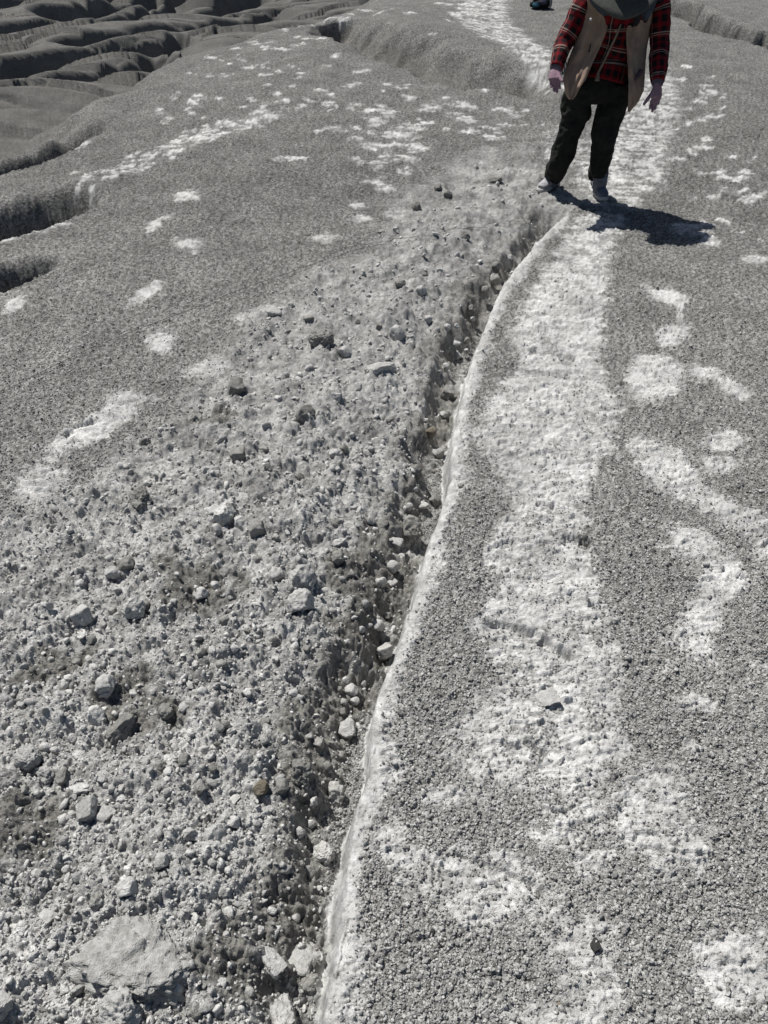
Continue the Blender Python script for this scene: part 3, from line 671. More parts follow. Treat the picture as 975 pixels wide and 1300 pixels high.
# ------------------------------------------------------------------ crumbs and grit: countless, scattered as stuff
lib = bpy.data.collections.new('crumb_shapes')
def crumb_lib(mat, n, tag_):
    c_ = bpy.data.collections.new(tag_)
    for k in range(n):
        m_ = rock_mesh('crumb', 200 + k * 13, 2, 6, .22); m_.materials.append(mat)
        o = bpy.data.objects.new('crumb', m_); c_.objects.link(o)
    return c_
def scatter(name, P, S, coll, label, cat):
    m_ = bpy.data.meshes.new(name); m_.vertices.add(len(P)); m_.vertices.foreach_set('co', P.astype(np.float32).ravel())
    a = m_.attributes.new('size', 'FLOAT_VECTOR', 'POINT'); a.data.foreach_set('vector', S.astype(np.float32).ravel())
    a = m_.attributes.new('turn', 'FLOAT_VECTOR', 'POINT'); a.data.foreach_set('vector', rng.uniform(0, 6.28, (len(P), 3)).astype(np.float32).ravel())
    o = bpy.data.objects.new(name, m_); COL.objects.link(o); tag(o, label, cat, kind='stuff')
    g = bpy.data.node_groups.new(name, 'GeometryNodeTree')
    g.interface.new_socket('Geometry', in_out='INPUT', socket_type='NodeSocketGeometry'); g.interface.new_socket('Geometry', in_out='OUTPUT', socket_type='NodeSocketGeometry')
    N = g.nodes.new; L = g.links.new
    gi, go = N('NodeGroupInput'), N('NodeGroupOutput'); ci = N('GeometryNodeCollectionInfo'); ci.inputs[0].default_value = coll
    ci.inputs['Separate Children'].default_value = True; ci.inputs['Reset Children'].default_value = True
    ip = N('GeometryNodeInstanceOnPoints'); ip.inputs['Pick Instance'].default_value = True
    s_ = N('GeometryNodeInputNamedAttribute'); s_.data_type = 'FLOAT_VECTOR'; s_.inputs[0].default_value = 'size'
    t_ = N('GeometryNodeInputNamedAttribute'); t_.data_type = 'FLOAT_VECTOR'; t_.inputs[0].default_value = 'turn'
    e_ = N('FunctionNodeEulerToRotation')
    L(gi.outputs[0], ip.inputs['Points']); L(ci.outputs[0], ip.inputs['Instance']); L(t_.outputs[0], e_.inputs[0]); L(e_.outputs[0], ip.inputs['Rotation'])
    L(s_.outputs[0], ip.inputs['Scale']); L(ip.outputs[0], go.inputs[0])
    md = o.modifiers.new('scatter', 'NODES'); md.node_group = g
    return o
Z2 = z.reshape(nv, nu); ui0 = 25; nden = 880; vj0 = 10
def surf(a):                        # bilinear read on the dense part of the grid
    return a.reshape(nv, nu)
NP = 420000
fi = rng.uniform(ui0, ui0 + nden - 2, NP); fj = rng.uniform(vj0, vj0 + 840, NP)
ii, jj = fi.astype(int), fj.astype(int)
A = lambda arr: arr.reshape(nv, nu)[jj, ii]
uu = np.interp(fi, np.arange(nu), u); vv = np.interp(fj, np.arange(nv), v)
X = uu * (vv + 2.0); Y = vv; zz = A(z); rb = A(rub); pl = A(pale); cl = A(clean); fr = A(edge)
pxs = np.sqrt(Y * Y + X * X + 4) / F          # size of one photograph pixel there
keep_g = (rb < .5) & (rng.random(NP) < np.clip(1 - 1.25 * pl, 0.015, 1) * (1 - cl) * (fr < .3) * np.clip(1.5 - Y / 3.2, .0, 1) * .8)
sz = np.maximum(.0024 + .0030 * rng.random(NP) ** 2, pxs * .8) * (1 + .9 * (rng.random(NP) < .02))
S = np.stack([sz * rng.uniform(.8, 1.25, NP), sz * rng.uniform(.8, 1.25, NP), sz * rng.uniform(.6, 1.0, NP)], 1)
P = np.stack([X, Y, zz + sz * .15], 1)
scatter('grit', P[keep_g], S[keep_g], crumb_lib(M_crumb, 6, 'grit_shapes'), 'coarse grey grit covering the ridge on both sides of the pale footmarks', 'grit')
keep_r = (rb >= .5) & (cl < .3) & (rng.random(NP) < .16 * (1 - .7 * A(damp)) * np.clip(1.3 - Y / 7, .1, 1))
sr = (.0026 + .003 * rng.random(NP) + .014 * rng.random(NP) ** 20)
sr = np.maximum(sr, pxs * .65)
bigger = rng.random(NP) < .17 * np.clip(Y / 2.5, .12, 1); sr = np.where(bigger, pxs * (1.3 + 2.6 * rng.random(NP) ** 2), sr)
S = np.stack([sr * rng.uniform(.8, 1.3, NP), sr * rng.uniform(.8, 1.2, NP), sr * rng.uniform(.5, .95, NP)], 1)
P = np.stack([X, Y, zz + sr * .12], 1)
scatter('rubble_crumbs', P[keep_r], S[keep_r], crumb_lib(M_crumb2, 7, 'crumb_shapes'), 'loose pale clay crumbs strewn between the clods left of the crack', 'clay crumbs')

# ------------------------------------------------------------------ thin wire lying across the slope
def tube(pts, r_, n=6):
    bm = bmesh.new(); rings = []
    for i_, p in enumerate(pts):
        t_ = (pts[min(i_ + 1, len(pts) - 1)] - pts[max(i_ - 1, 0)]).normalized(); a = t_.cross(Vector((0, 0, 1))).normalized(); b = a.cross(t_)
        rings.append([bm.verts.new(p + a * r_ * math.cos(6.2832 * k / n) + b * r_ * math.sin(6.2832 * k / n)) for k in range(n)])
    for r0, r1 in zip(rings[:-1], rings[1:]):
        for k in range(n): bm.faces.new((r0[k], r0[(k + 1) % n], r1[(k + 1) % n], r1[k]))
    bm.faces.new(rings[0][::-1]); bm.faces.new(rings[-1])
    m_ = bpy.data.meshes.new('tube'); bm.to_mesh(m_); bm.free(); return m_
wp = [(-120, 560), (0, 505), (60, 474), (120, 445), (180, 421), (240, 398), (300, 374), (365, 351), (410, 335), (460, 319), (520, 305), (600, 292), (660, 284), (700, 281)]
wpt = []
for (a, b) in zip(wp[:-1], wp[1:]):
    for k in range(6):
        px = a[0] + (b[0] - a[0]) * k / 6; py = a[1] + (b[1] - a[1]) * k / 6
        p, _ = ground_at(px, py); wpt.append(p + Vector((0, 0, .022)))
for _ in range(6):
    zs = [p.z for p in wpt]
    for i_ in range(1, len(wpt) - 1): wpt[i_].z = (zs[i_ - 1] + zs[i_] * 2 + zs[i_ + 1]) / 4
W = NT('dark_wire', .6); W.b.inputs['Base Color'].default_value = (.06, .06, .06, 1)
tag(link('thin_wire', tube(wpt, .0013), W.m), 'thin dark wire lying straight across the slope from the left edge to the crack', 'wire')

#PERSON#
# ------------------------------------------------------------------ the walker on the crack
def plain(name, col, rough=.85, var=.15, sc_=40, bump_=.4, spec=.2):
    K = NT(name, rough, spec); gp = K.n('ShaderNodeNewGeometry').outputs['Position']; a = K.noise(sc_, 4, .6, gp)
    cc = K.mix(K.ramp(a, .3, .7), tuple(x * (1 - var) for x in col), tuple(x * (1 + var) for x in col)); K.l(cc, K.b.inputs['Base Color'])
    K.bump(a, bump_, .01); return K.m
M_skin = plain('skin', (.50, .31, .23), .6, .05)
M_trous = plain('dark_trouser_cloth', (.011, .012, .010), .9, .4, 25)
M_vest = plain('khaki_vest_cloth', (.27, .195, .15), .9, .12, 30)
M_dark_fold = plain('dark_fold_cloth', (.085, .062, .066), .9, .1)  # dark cloth for the strip on the vest front
M_collar = plain('slate_blue_collar', (.050, .060, .078), .9, .15)
M_hat = plain('grey_green_hat_felt', (.060, .062, .056), .9, .12, 30)
M_glove = plain('mauve_glove', (.24, .155, .19), .9, .2, 60)
M_gdark = plain('dark_glove_knit', (.085, .075, .095), .9, .2, 60)
M_shoe = plain('grey_shoe_mesh', (.30, .30, .31), .85, .4, 45)
M_shoe_shaded = plain('slate_shaded_shoe_mesh', (.13, .14, .17), .85, .3, 45)  # right shoe's shadow painted into its cloth; the socks share it
M_sole = plain('pale_sole_rubber', (.42, .41, .39), .8, .2)
M_blackc = plain('black_cord', (.012, .012, .013), .7, .2)
M_white = plain('white_snap', (.8, .8, .8), .4, .02)
M_hair = plain('dark_hair', (.02, .014, .01), .6, .2)
M_eye = plain('eye', (.5, .5, .5), .3, .05)
M_tan = plain('tan_placket', (.22, .17, .13), .9, .15)
PL = NT('red_plaid_flannel', .9, .15)
uv = PL.n('ShaderNodeUVMap').outputs[0]; sx = PL.n('ShaderNodeSeparateXYZ'); PL.l(uv, sx.inputs[0])
def band(o, per, lo, hi):
    f = PL.math('FRACT', PL.math('DIVIDE', PL.math('ADD', o, 10.0), per)); return PL.math('MULTIPLY', PL.math('GREATER_THAN', f, lo), PL.math('LESS_THAN', f, hi))
bx, by = band(sx.outputs[0], .060, .0, .60), band(sx.outputs[1], .060, .0, .60)
s_ = PL.math('MULTIPLY', PL.math('ADD', bx, by), .5)
c1 = PL.mix(s_, (.145, .006, .010), (.006, .005, .007))
tx = PL.math('MAXIMUM', band(sx.outputs[1], .144, .02, .07), band(sx.outputs[1], .144, .13, .16))
ty = band(sx.outputs[0], .192, .02, .045)
c1 = PL.mix(PL.math('MULTIPLY', PL.math('MAXIMUM', tx, ty), .8), c1, (.25, .20, .17))
PL.l(c1, PL.b.inputs['Base Color']); M_plaid = PL.m

def loft(bm, secs, n=28, caps=True, wr=0.0, seed=0, side=Vector((1, 0, 0)), v0=0.0):
    """secs: (centre, half width, half depth); wr: fold depth"""
    L_ = bm.loops.layers.uv.verify(); rings = []; vl = []; acc = v0
    # resample smoothly
    S = []
    for i_ in range(len(secs) - 1):
        p0, p1, p2, p3 = (secs[max(i_ - 1, 0)], secs[i_], secs[i_ + 1], secs[min(i_ + 2, len(secs) - 1)])
        m_ = max(2, int((p2[0] - p1[0]).length / .011))
        for k in range(m_):
            t_ = k / m_
            def cr(a, b, c_, d): return b * 1.0 + (c_ - a) * .5 * t_ + (a * 2.5 * -1 * -1 * 0 + (a - b * 2.5 + c_ * 2 - d * .5)) * t_ * t_ + ((b - c_) * 1.5 + (d - a) * .5) * t_ ** 3
            S.append((cr(p0[0], p1[0], p2[0], p3[0]), cr(p0[1], p1[1], p2[1], p3[1]), cr(p0[2], p1[2], p2[2], p3[2])))
    S.append(secs[-1])
    for i_, (c_, rx, ry) in enumerate(S):
        t_ = (S[min(i_ + 1, len(S) - 1)][0] - S[max(i_ - 1, 0)][0]).normalized()
        a = (side - t_ * side.dot(t_)).normalized(); b = t_.cross(a)
        if i_: acc += (c_ - S[i_ - 1][0]).length
        ring = []
        for k in range(n):
            th = 6.2832 * k / n
            d = 1.0
            if wr:
                q = Vector((math.cos(th) * 1.3 + seed, math.sin(th) * 1.3, acc * 13)); w1 = mn.noise(q); w2 = mn.noise(Vector((q.x * 2.2, q.y * 2.2, acc * 34 + 2.5 * math.cos(th))))
                d = 1 + wr * (1.4 * w1 + 1.5 * (abs(w2) * -1 + .3))
            ring.append(bm.verts.new(c_ + a * rx * d * math.cos(th) + b * ry * d * math.sin(th)))
        rings.append(ring); vl.append(acc)
    per = 6.2832 * max(s[1] for s in secs) * .92
    for i_ in range(len(rings) - 1):
        for k in range(n):
            k2 = (k + 1) % n
            f = bm.faces.new((rings[i_][k], rings[i_][k2], rings[i_ + 1][k2], rings[i_ + 1][k]))
            for lp, (uu_, vv_) in zip(f.loops, ((k, i_), (k + 1, i_), (k + 1, i_ + 1), (k, i_ + 1))): lp[L_].uv = (uu_ / n * per, vl[vv_])
    if caps:
        bm.faces.new(rings[0][::-1]); bm.faces.new(rings[-1])
    return rings
def ball(bm, c_, r_, rot=None, seg=16):
    m4 = Matrix.Translation(c_) @ (rot.to_matrix().to_4x4() if rot else Matrix.Identity(4)) @ Matrix.Diagonal((*r_, 1))
    bmesh.ops.create_uvsphere(bm, u_segments=seg, v_segments=seg // 2 + 2, radius=1, matrix=m4)
def done(name, bm, m, parent, base, vox=None, solid=None, sub=0):
    bmesh.ops.recalc_face_normals(bm, faces=bm.faces[:])
    for v_ in bm.verts: v_.co -= base
    m_ = bpy.data.meshes.new(name); bm.to_mesh(m_); bm.free(); o = link(name, m_, m, parent)
    if vox: md = o.modifiers.new('merge', 'REMESH'); md.mode = 'VOXEL'; md.voxel_size = vox; md.use_smooth_shade = True; sm = o.modifiers.new('soften', 'SMOOTH'); sm.iterations = 4; sm.factor = .5
    if solid: md = o.modifiers.new('thickness', 'SOLIDIFY'); md.thickness = solid; md.offset = 0
    if sub: md = o.modifiers.new('round', 'SUBSURF'); md.levels = sub; md.render_levels = sub
    return o
NB = bmesh.new
FL, kF = ground_at(696, 241); FR, _ = ground_at(760, 250)
base = (FL + FR) / 2; base.y = 5.8
who = bpy.data.objects.new('person', None); COL.objects.link(who); who.location = base
tag(who, 'person in red plaid shirt, open khaki vest and hat, standing with bowed head', 'person')
def back(py): return .27 * min(1, max(0, (110 - py) / 120))
D = lambda px, py, y: PY(px, py, y + back(py))
ankL = D(702, 231, FL.y + .03); ankR = D(761, 238, FR.y + .03)
kneeL = D(722, 172, 5.83); kneeR = D(768, 170, 5.74); hipL = D(741, 112, 5.82); hipR = D(779, 112, 5.80)
pel = D(760, 100, 5.80); wai = D(770, 74, 5.74); che = D(784, 32, 5.62); sho = D(789, 2, 5.52); nek = D(790, -14, 5.42); hed = D(790, -20, 5.27)
shL, elL, wrL = D(740, 8, 5.56), D(716, 54, 5.62), D(706, 86, 5.54)
shR, elR, wrR = D(836, 6, 5.56), D(837, 58, 5.60), D(835, 104, 5.52)
tau = R(36); hn = Vector((0, -math.sin(tau), math.cos(tau))); hf = Vector((0, -math.cos(tau), -math.sin(tau)))
hrot = Euler((tau, 0, 0)); hed = PY(790, -19, 5.60) - hn * .05
bm = NB()
loft(bm, [(pel - Vector((0, 0, .03)), .13, .09), (pel, .155, .105), (wai, .13, .095), (che, .155, .105), (sho, .15, .08), (sho + Vector((0, -.02, .03)), .08, .06)], 24)
loft(bm, [(sho, .06, .06), (nek, .048, .05), (hed, .05, .055)], 16)
ball(bm, hed + hn * .02, (.075, .092, .105), hrot, 24); ball(bm, hed - hn * .055 + hf * .025, (.05, .055, .05), hrot, 16)
ball(bm, hed + hf * .095 - hn * .012, (.013, .018, .026), hrot, 10); ball(bm, hed + Vector((.076, 0, 0)), (.010, .022, .032), hrot, 10); ball(bm, hed - Vector((.076, 0, 0)), (.010, .022, .032), hrot, 10)
for a, b, c_ in ((shL, elL, wrL), (shR, elR, wrR)): loft(bm, [(a, .046, .046), (a.lerp(b, .5), .042, .042), (b, .036, .036), (b.lerp(c_, .4), .035, .034), (c_, .022, .018)], 14)
for h_, k_, a in ((hipL, kneeL, ankL), (hipR, kneeR, ankR)):
    loft(bm, [(h_, .085, .09), (h_.lerp(k_, .5), .07, .075), (k_, .052, .055), (k_.lerp(a, .4), .050, .055), (a, .034, .038), (a - Vector((0, 0, .05)), .032, .04)], 16)
done('body', bm, M_skin, who, base, vox=.009)
for sx_ in (-1, 1):
    bm = NB(); ball(bm, hed + Vector((sx_ * .032, 0, 0)) + hf * .082 + hn * .008, (.013, .009, .009), hrot, 12); done('eye', bm, M_eye, who, base)
bm = NB(); ball(bm, hed + hf * .083 - hn * .055, (.022, .007, .006), hrot, 12); done('mouth', bm, plain('lips', (.35, .13, .11), .5), who, base)
bm = NB(); ball(bm, hed + hn * .03 - hf * .028, (.082, .085, .098), hrot, 20); ball(bm, hed - hn * .05 - hf * .06, (.06, .04, .06), hrot, 16); done('hair', bm, M_hair, who, base, vox=.008)
# trousers
bm = NB()
def lift(c_, x, y, z_): return c_ + Vector((x, y, z_))
loft(bm, [(D(757, 123, 5.80), .10, .09), (D(758, 114, 5.79), .175, .125), (pel, .185, .13), (D(766, 88, 5.78), .165, .12)], 32, wr=.02, seed=4)
loft(bm, [(lift(hipL, -.005, 0, .03), .105, .115), (D(734, 128, 5.82), .105, .112), (D(729, 147, 5.83), .092, .098), (kneeL, .084, .088), (D(716, 190, 5.85), .080, .084), (D(709, 209, 5.86), .074, .08), (D(704, 222, FL.y + .02), .068, .078), (D(703, 229, FL.y + .02), .060, .07)], 36, wr=.17, seed=1)
loft(bm, [(lift(hipR, .0, 0, .03), .110, .115), (D(779, 128, 5.79), .108, .112), (D(773, 148, 5.76), .094, .1), (kneeR, .085, .09), (D(766, 188, 5.78), .080, .085), (D(762, 206, 5.80), .070, .08), (D(759, 219, FR.y + .03), .066, .076), (D(759, 224, FR.y + .02), .064, .072)], 36, wr=.17, seed=8)
done('trousers', bm, M_trous, who, base, vox=.0075)
# shirt: torso and two sleeves
bm = NB()
loft(bm, [(D(764, 104, 5.76), .155, .135), (D(768, 88, 5.75), .160, .13), (wai, .160, .125), (D(779, 52, 5.68), .172, .125), (che, .185, .122), (D(788, 12, 5.54), .190, .11), (sho + Vector((0, 0, .02)), .165, .09), (nek + Vector((0, .03, 0)), .075, .07)], 48, wr=.03, seed=3)
shirt = done('shirt', bm, M_plaid, who, base)
for (pts, sd_) in (((shL, D(731, 28, 5.59), elL, D(711, 68, 5.58), wrL), 5), ((shR, D(838, 30, 5.58), elR, D(836, 82, 5.56), wrR), 9)):
    bm = NB(); r_ = (.072, .068, .060, .052, .042) if sd_ == 5 else (.072, .066, .060, .058, .044)
    top = pts[0] + Vector((.05 if sd_ == 5 else -.05, 0, .045))
    loft(bm, [(top, .05, .06)] + [(p, a, a) for p, a in zip(pts, r_)], 30, wr=.10, seed=sd_); done('sleeve', bm, M_plaid, shirt, base)
def strip(rows, ncol=10, fold=0.0, seed=0.0, rowstep=10):
    """rows: (py, x0, x1, Y0, Y1) give the two edges of a hanging cloth panel"""
    bm = bmesh.new(); L_ = bm.loops.layers.uv.verify(); R_ = []
    for a, b in zip(rows[:-1], rows[1:]):
        for k in range(rowstep):
            t_ = k / rowstep; R_.append([a[i] + (b[i] - a[i]) * t_ for i in range(5)])
    R_.append(list(rows[-1])); G_ = []
    for i_, (py, x0, x1, Y0, Y1) in enumerate(R_):
        g = []
        for j in range(ncol + 1):
            t_ = j / ncol; Yb = Y0 + (Y1 - Y0) * t_ - .025 * math.sin(math.pi * t_)
            Yb += fold * (mn.noise(Vector((t_ * 3.2 + seed, py * .018, seed))) + .5 * mn.noise(Vector((t_ * 7 + seed, py * .05, seed + 3))))
            g.append(bm.verts.new(D(x0 + (x1 - x0) * t_, py, Yb)))
        G_.append(g)
    for a, b in zip(G_[:-1], G_[1:]):
        for j in range(ncol): bm.faces.new((a[j], a[j + 1], b[j + 1], b[j]))
    return bm
bm = strip([(26, 789, 791.5, 5.497, 5.497), (45, 781, 784, 5.535, 5.535), (70, 769, 772, 5.60, 5.60), (92, 758, 761, 5.622, 5.622), (103, 755, 761, 5.622, 5.622)], 3); done('placket', bm, M_tan, shirt, base, solid=.004)
bm = NB(); ball(bm, D(782, 39, 5.50), (.011, .006, .011)); done('button', bm, M_tan, shirt, base)
# vest: two front panels, a back, collar, snap, pocket
vest_rows_l = [(-12, 752, 768, 5.47, 5.40), (0, 744, 766, 5.50, 5.42), (12, 742, 771, 5.54, 5.45), (22, 740, 773, 5.56, 5.47), (40, 734, 770, 5.60, 5.50), (60, 728, 762, 5.63, 5.53), (80, 720, 752, 5.64, 5.55), (100, 715, 744, 5.63, 5.56), (113, 717, 735, 5.62, 5.57), (121, 719, 731, 5.61, 5.58), (126, 723, 727, 5.60, 5.59)]
vest_rows_r = [(-12, 812, 828, 5.40, 5.47), (0, 808, 834, 5.42, 5.50), (12, 803, 831, 5.45, 5.54), (22, 799, 828, 5.47, 5.56), (40, 795, 825, 5.50, 5.60), (60, 796, 821, 5.52, 5.62), (80, 797, 819, 5.53, 5.62), (100, 798, 818, 5.53, 5.61), (115, 798, 817, 5.52, 5.60), (128, 798, 811, 5.52, 5.57), (137, 797.5, 804, 5.52, 5.55), (142, 797, 799, 5.52, 5.53)]
vest = done('vest', strip(vest_rows_l, 14, .035, 1.3), M_vest, who, base, solid=.006)
done('vest_front', strip(vest_rows_r, 14, .035, 6.1), M_vest, vest, base, solid=.006)
bm = NB(); G_ = []
for i_ in range(14):
    t_ = i_ / 13; py = -10 + 122 * t_
    def edge_at(rows, side):
        for a, b in zip(rows[:-1], rows[1:]):
            if a[0] <= py <= b[0]:
                q = (py - a[0]) / (b[0] - a[0]); return (a[1 + side] + (b[1 + side] - a[1 + side]) * q, a[3 + side] + (b[3 + side] - a[3 + side]) * q)
    l_, r_ = edge_at(vest_rows_l, 0), edge_at(vest_rows_r, 1); A_, B_ = D(l_[0] + .5, py, l_[1]), D(r_[0] - .5, py, r_[1]); g = []
    for j in range(17):
        s2 = j / 16; p = A_.lerp(B_, s2); p.y += (.26 + .05 * t_) * math.sin(math.pi * s2) ** .6; p.z -= .0; g.append(bm.verts.new(p))
    G_.append(g)
for a, b in zip(G_[:-1], G_[1:]):
    for j in range(16): bm.faces.new((a[j], a[j + 1], b[j + 1], b[j]))
done('vest_back', bm, M_vest, vest, base, solid=.006)
done('collar', strip([(-14, 744, 766, 5.43, 5.37), (-4, 746, 768, 5.42, 5.38), (6, 752, 771, 5.41, 5.39), (14, 759, 772, 5.41, 5.40), (20, 767, 771, 5.42, 5.42)], 6, .01, 2), M_collar, vest, base, solid=.006)
done('collar', strip([(-14, 812, 838, 5.37, 5.43), (-4, 812, 836, 5.38, 5.42), (6, 812, 832, 5.39, 5.41), (15, 813, 828, 5.40, 5.41), (22, 815, 824, 5.41, 5.42), (26, 816, 819, 5.42, 5.42)], 6, .01, 4), M_collar, vest, base, solid=.006)
bm = NB(); ball(bm, D(750, 24.5, 5.46), (.008, .006, .008)); done('snap', bm, M_white, vest, base)
done('pocket_slit', strip([(55, 749, 750.5, 5.52, 5.52), (66, 746.5, 748, 5.53, 5.53)], 2), M_blackc, vest, base, solid=.004)
done('dark_fold', strip([(88, 812, 817, 5.545, 5.545), (98, 806, 812, 5.50, 5.50), (102, 805, 808, 5.50, 5.50)], 3), M_dark_fold, vest, base, solid=.004)  # narrow dark strip on the right vest front
# gloves
def hand(wr_, palm, tips, thumb, kn):
    bm = NB(); n_ = (palm - wr_).normalized(); sd_ = (kn[-1] - kn[0]).normalized()
    loft(bm, [(wr_ - n_ * .05, .036, .032), (wr_ + n_ * .01, .029, .021), (wr_.lerp(palm, .6), .038, .019), (palm, .042, .017), (palm + n_ * .025, .038, .014)], 16, side=sd_)
    for b, t_ in zip(kn, tips):
        m_ = b.lerp(t_, .5) + Vector((0, .010, 0)); loft(bm, [(b - (t_ - b).normalized() * .02, .0115, .0115), (b, .0115, .0115), (m_, .0105, .0105), (t_, .0085, .0085)], 10, side=sd_)
    b0 = wr_.lerp(palm, .35); loft(bm, [(b0, .016, .014), (b0.lerp(thumb, .5), .0135, .0125), (thumb, .010, .010)], 10, side=sd_)
    return bm
pL = D(704, 97, 5.52)
gl = done('glove', hand(wrL, pL, [D(711, 113, 5.50), D(707.5, 118, 5.51), D(704, 116.5, 5.52), (D(700, 111, 5.52))], D(714, 104, 5.47), [D(709.5, 102, 5.51), D(706.5, 103, 5.52), D(703, 102.5, 5.52), D(699.8, 101, 5.53)]), M_glove, who, base, vox=.004)
bm = NB(); loft(bm, [(wrL + (elL - wrL).normalized() * .035, .040, .034), (wrL, .038, .031), (wrL - (elL - wrL).normalized() * .012, .036, .029)], 20, wr=.05); done('glove_cuff', bm, M_gdark, gl, base)
pR = D(833.5, 119, 5.50)
gr = done('glove', hand(wrR, pR, [D(825, 138.5, 5.47), D(828, 142.5, 5.48), D(831.5, 139.5, 5.49), D(835.5, 133, 5.50)], D(817, 133, 5.46), [D(829, 125, 5.49), D(831.5, 126.5, 5.50), D(834.5, 126, 5.50), D(837.5, 124, 5.51)]), M_glove, who, base, vox=.004)
bm = NB(); loft(bm, [(wrR + (elR - wrR).normalized() * .03, .042, .036), (wrR, .040, .033), (wrR - (elR - wrR).normalized() * .02, .036, .029)], 20, wr=.05); done('glove_cuff', bm, M_gdark, gr, base)
# shoes
def shoe(ank, foot, dirv, mat, lp=None):
    bm = NB(); d = dirv.normalized(); sd_ = Vector((0, 0, 1)).cross(d).normalized()
    z0 = foot.z + .008
    S_ = [(-.085, .030, .030, .075), (-.06, .036, .040, .078), (-.01, .038, .045, .075), (.05, .040, .038, .062), (.10, .043, .028, .048), (.145, .040, .022, .040), (.175, .026, .016, .034)]
    loft(bm, [(Vector((ank.x, ank.y, 0)) + d * s0 + Vector((0, 0, z0 + .018 + b)), a, b) for s0, a, b, c_ in S_], 20, side=sd_)
    loft(bm, [(Vector((ank.x, ank.y, z0 + .05)), .040, .045), (Vector((ank.x, ank.y, z0 + .13)), .044, .048)], 16, side=sd_)
    o = done('shoe', bm, mat, who, base, vox=.005)
    bm = NB(); bot = []; top = []
    out = [(-.095, .0), (-.088, .028), (-.05, .038), (.0, .037), (.06, .041), (.11, .046), (.155, .040), (.186, .018), (.19, 0)]; out += [(x, -y) for x, y in out[-2:0:-1]]
    for x, y in out:
        q = Vector((ank.x, ank.y, 0)) + d * x + sd_ * y; sp_ = .008 if x > .15 else 0
        bot.append(bm.verts.new((q.x, q.y, z0 - .010 + sp_))); top.append(bm.verts.new((q.x, q.y, z0 + .020 + sp_)))
    bm.faces.new(bot[::-1]); bm.faces.new(top)
    for i_ in range(len(bot)): j = (i_ + 1) % len(bot); bm.faces.new((bot[i_], bot[j], top[j], top[i_]))
    bmesh.ops.bevel(bm, geom=bm.edges[:], offset=.003, segments=2, affect='EDGES')
    done('sole', bm, M_sole, o, base)
    for k in range(4):
        c_ = Vector((ank.x, ank.y, 0)) + d * (.035 + .022 * k) + Vector((0, 0, z0 + .098 - .011 * k))
        bm = NB(); loft(bm, [(c_ - sd_ * .024 - Vector((0, 0, .006)), .003, .003), (c_, .003, .003), (c_ + sd_ * .024 - Vector((0, 0, .006)), .003, .003)], 8, side=d); done('lace', bm, M_white if mat is M_shoe else M_gdark, o, base)  # laces of the right shoe darkened too, as part of its painted shadow
for an_, kn_ in ((ankL, kneeL), (ankR, kneeR)):
    bm = NB(); up_ = (kn_ - an_).normalized(); loft(bm, [(an_ - up_ * .07, .046, .05), (an_ - up_ * .02, .048, .052), (an_ + up_ * .12, .057, .06)], 20, wr=.04); done('sock', bm, M_shoe_shaded, who, base)
shoe(FL + Vector((.035, .06, 0)), FL, Vector((-.62, -.75, 0)), M_shoe)
shoe(FR + Vector((-.005, .07, 0)), FR, Vector((.12, -1, 0)), M_shoe_shaded)
# hat
hc = PY(790, -19, 5.60); bm = NB(); G_ = []
a_, b_ = Vector((1, 0, 0)), hn.cross(Vector((1, 0, 0)))
prof = [(.225, -.008), (.229, -.002), (.222, .004), (.19, .006), (.15, .004), (.118, .006), (.104, .014), (.098, .04), (.094, .075), (.084, .102), (.06, .112), (.03, .104), (.0, .100)]
for k in range(64):
    th = 6.2832 * k / 64; ax = a_ * math.cos(th) + b_ * math.sin(th); sag = .014 * math.cos(2 * th) + .006 * math.sin(5 * th)
    G_.append([bm.verts.new(hc + ax * r_ * (1 + .0 * k) * (.93 if h_ < .01 and abs(math.cos(th)) > 2 else 1) + hn * (h_ + sag * max(0, (r_ - .11) / .12))) for r_, h_ in prof[:-1]])
tip = bm.verts.new(hc + hn * .10)
for k in range(64):
    A_, B_ = G_[k], G_[(k + 1) % 64]
    for j in range(len(A_) - 1): bm.faces.new((A_[j], B_[j], B_[j + 1], A_[j + 1]))
    bm.faces.new((A_[-1], B_[-1], tip))
hat = done('hat', bm, M_hat, who, base, solid=.005)
bm = NB(); Rg = []
for k in range(48):
    th = 6.2832 * k / 48; ax = a_ * math.cos(th) + b_ * math.sin(th); Rg.append([bm.verts.new(hc + ax * r_ + hn * h_) for r_, h_ in ((.107, .012), (.1065, .02), (.103, .036), (.099, .037))])
for k in range(48):
    for j in range(3): bm.faces.new((Rg[k][j], Rg[(k + 1) % 48][j], Rg[(k + 1) % 48][j + 1], Rg[k][j + 1]))
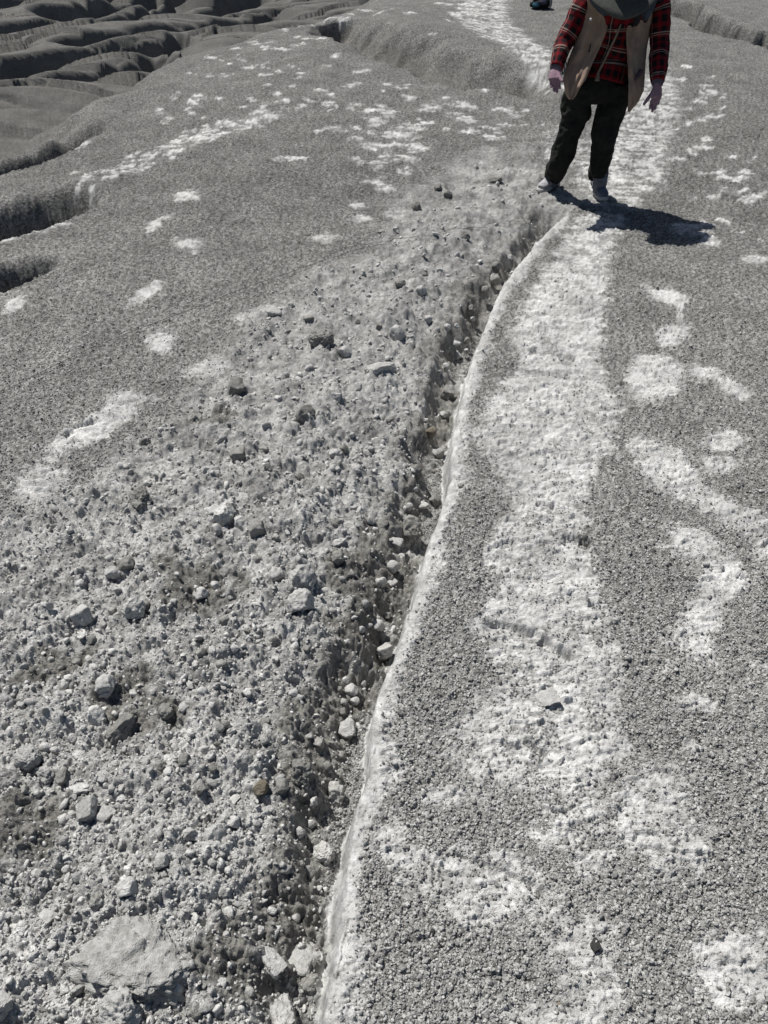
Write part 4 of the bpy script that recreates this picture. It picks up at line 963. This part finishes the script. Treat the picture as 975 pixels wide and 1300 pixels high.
done('hat_band', bm, plain('hat_band', (.11, .115, .10), .8), hat, base, solid=.003)
bm = NB(); loft(bm, [(D(812, 10, 5.30), .007, .006), (D(810, 20, 5.36), .016, .012), (D(808, 27, 5.38), .022, .014), (D(806, 33, 5.39), .010, .008)], 12, wr=.2); done('cord_toggle', bm, M_blackc, hat, base)

# ------------------------------------------------------------------ small bag at the top edge
bp, bk = ground_at(686, 11)
bag = bpy.data.objects.new('bag', None); COL.objects.link(bag); bag.location = bp
tag(bag, 'small black bag with a blue front pocket lying at the top edge', 'bag')
bm = NB(); O_ = Vector((0, 0, 0))
X1 = Vector((1, 0, 0))
bm = NB(); bmesh.ops.create_cube(bm, size=1, matrix=Matrix.Translation((0, 0, .085)) @ Matrix.Diagonal((.34, .17, .17, 1))); bmesh.ops.bevel(bm, geom=bm.edges[:], offset=.04, segments=4, affect='EDGES')
bmesh.ops.subdivide_edges(bm, edges=bm.edges[:], cuts=1)
for v_ in bm.verts: v_.co += v_.co.normalized() * .012 * mn.noise(v_.co * 14); v_.co.z *= (1 - .35 * max(0, -v_.co.x) / .17)
done('bag_body', bm, M_blackc, bag, O_)
bm = NB(); bmesh.ops.create_cube(bm, size=1, matrix=Matrix.Translation((-.095, -.085, .062)) @ Matrix.Diagonal((.11, .04, .06, 1))); bmesh.ops.bevel(bm, geom=bm.edges[:], offset=.015, segments=3, affect='EDGES'); done('pocket', bm, plain('blue_cloth', (.05, .14, .20)), bag, O_)
bm = NB(); bmesh.ops.create_cube(bm, size=1, matrix=Matrix.Translation((.02, -.088, .10)) @ Matrix.Diagonal((.12, .03, .06, 1))); bmesh.ops.bevel(bm, geom=bm.edges[:], offset=.012, segments=3, affect='EDGES'); done('pocket', bm, plain('slate_cloth', (.06, .06, .09)), bag, O_)
bm = NB(); loft(bm, [(Vector((.135, -.095, .02)), .014, .004), (Vector((.14, -.098, .09)), .014, .004), (Vector((.135, -.06, .165)), .014, .004), (Vector((.12, .03, .175)), .014, .004)], 8); done('strap', bm, plain('grey_webbing', (.22, .22, .22)), bag, O_)
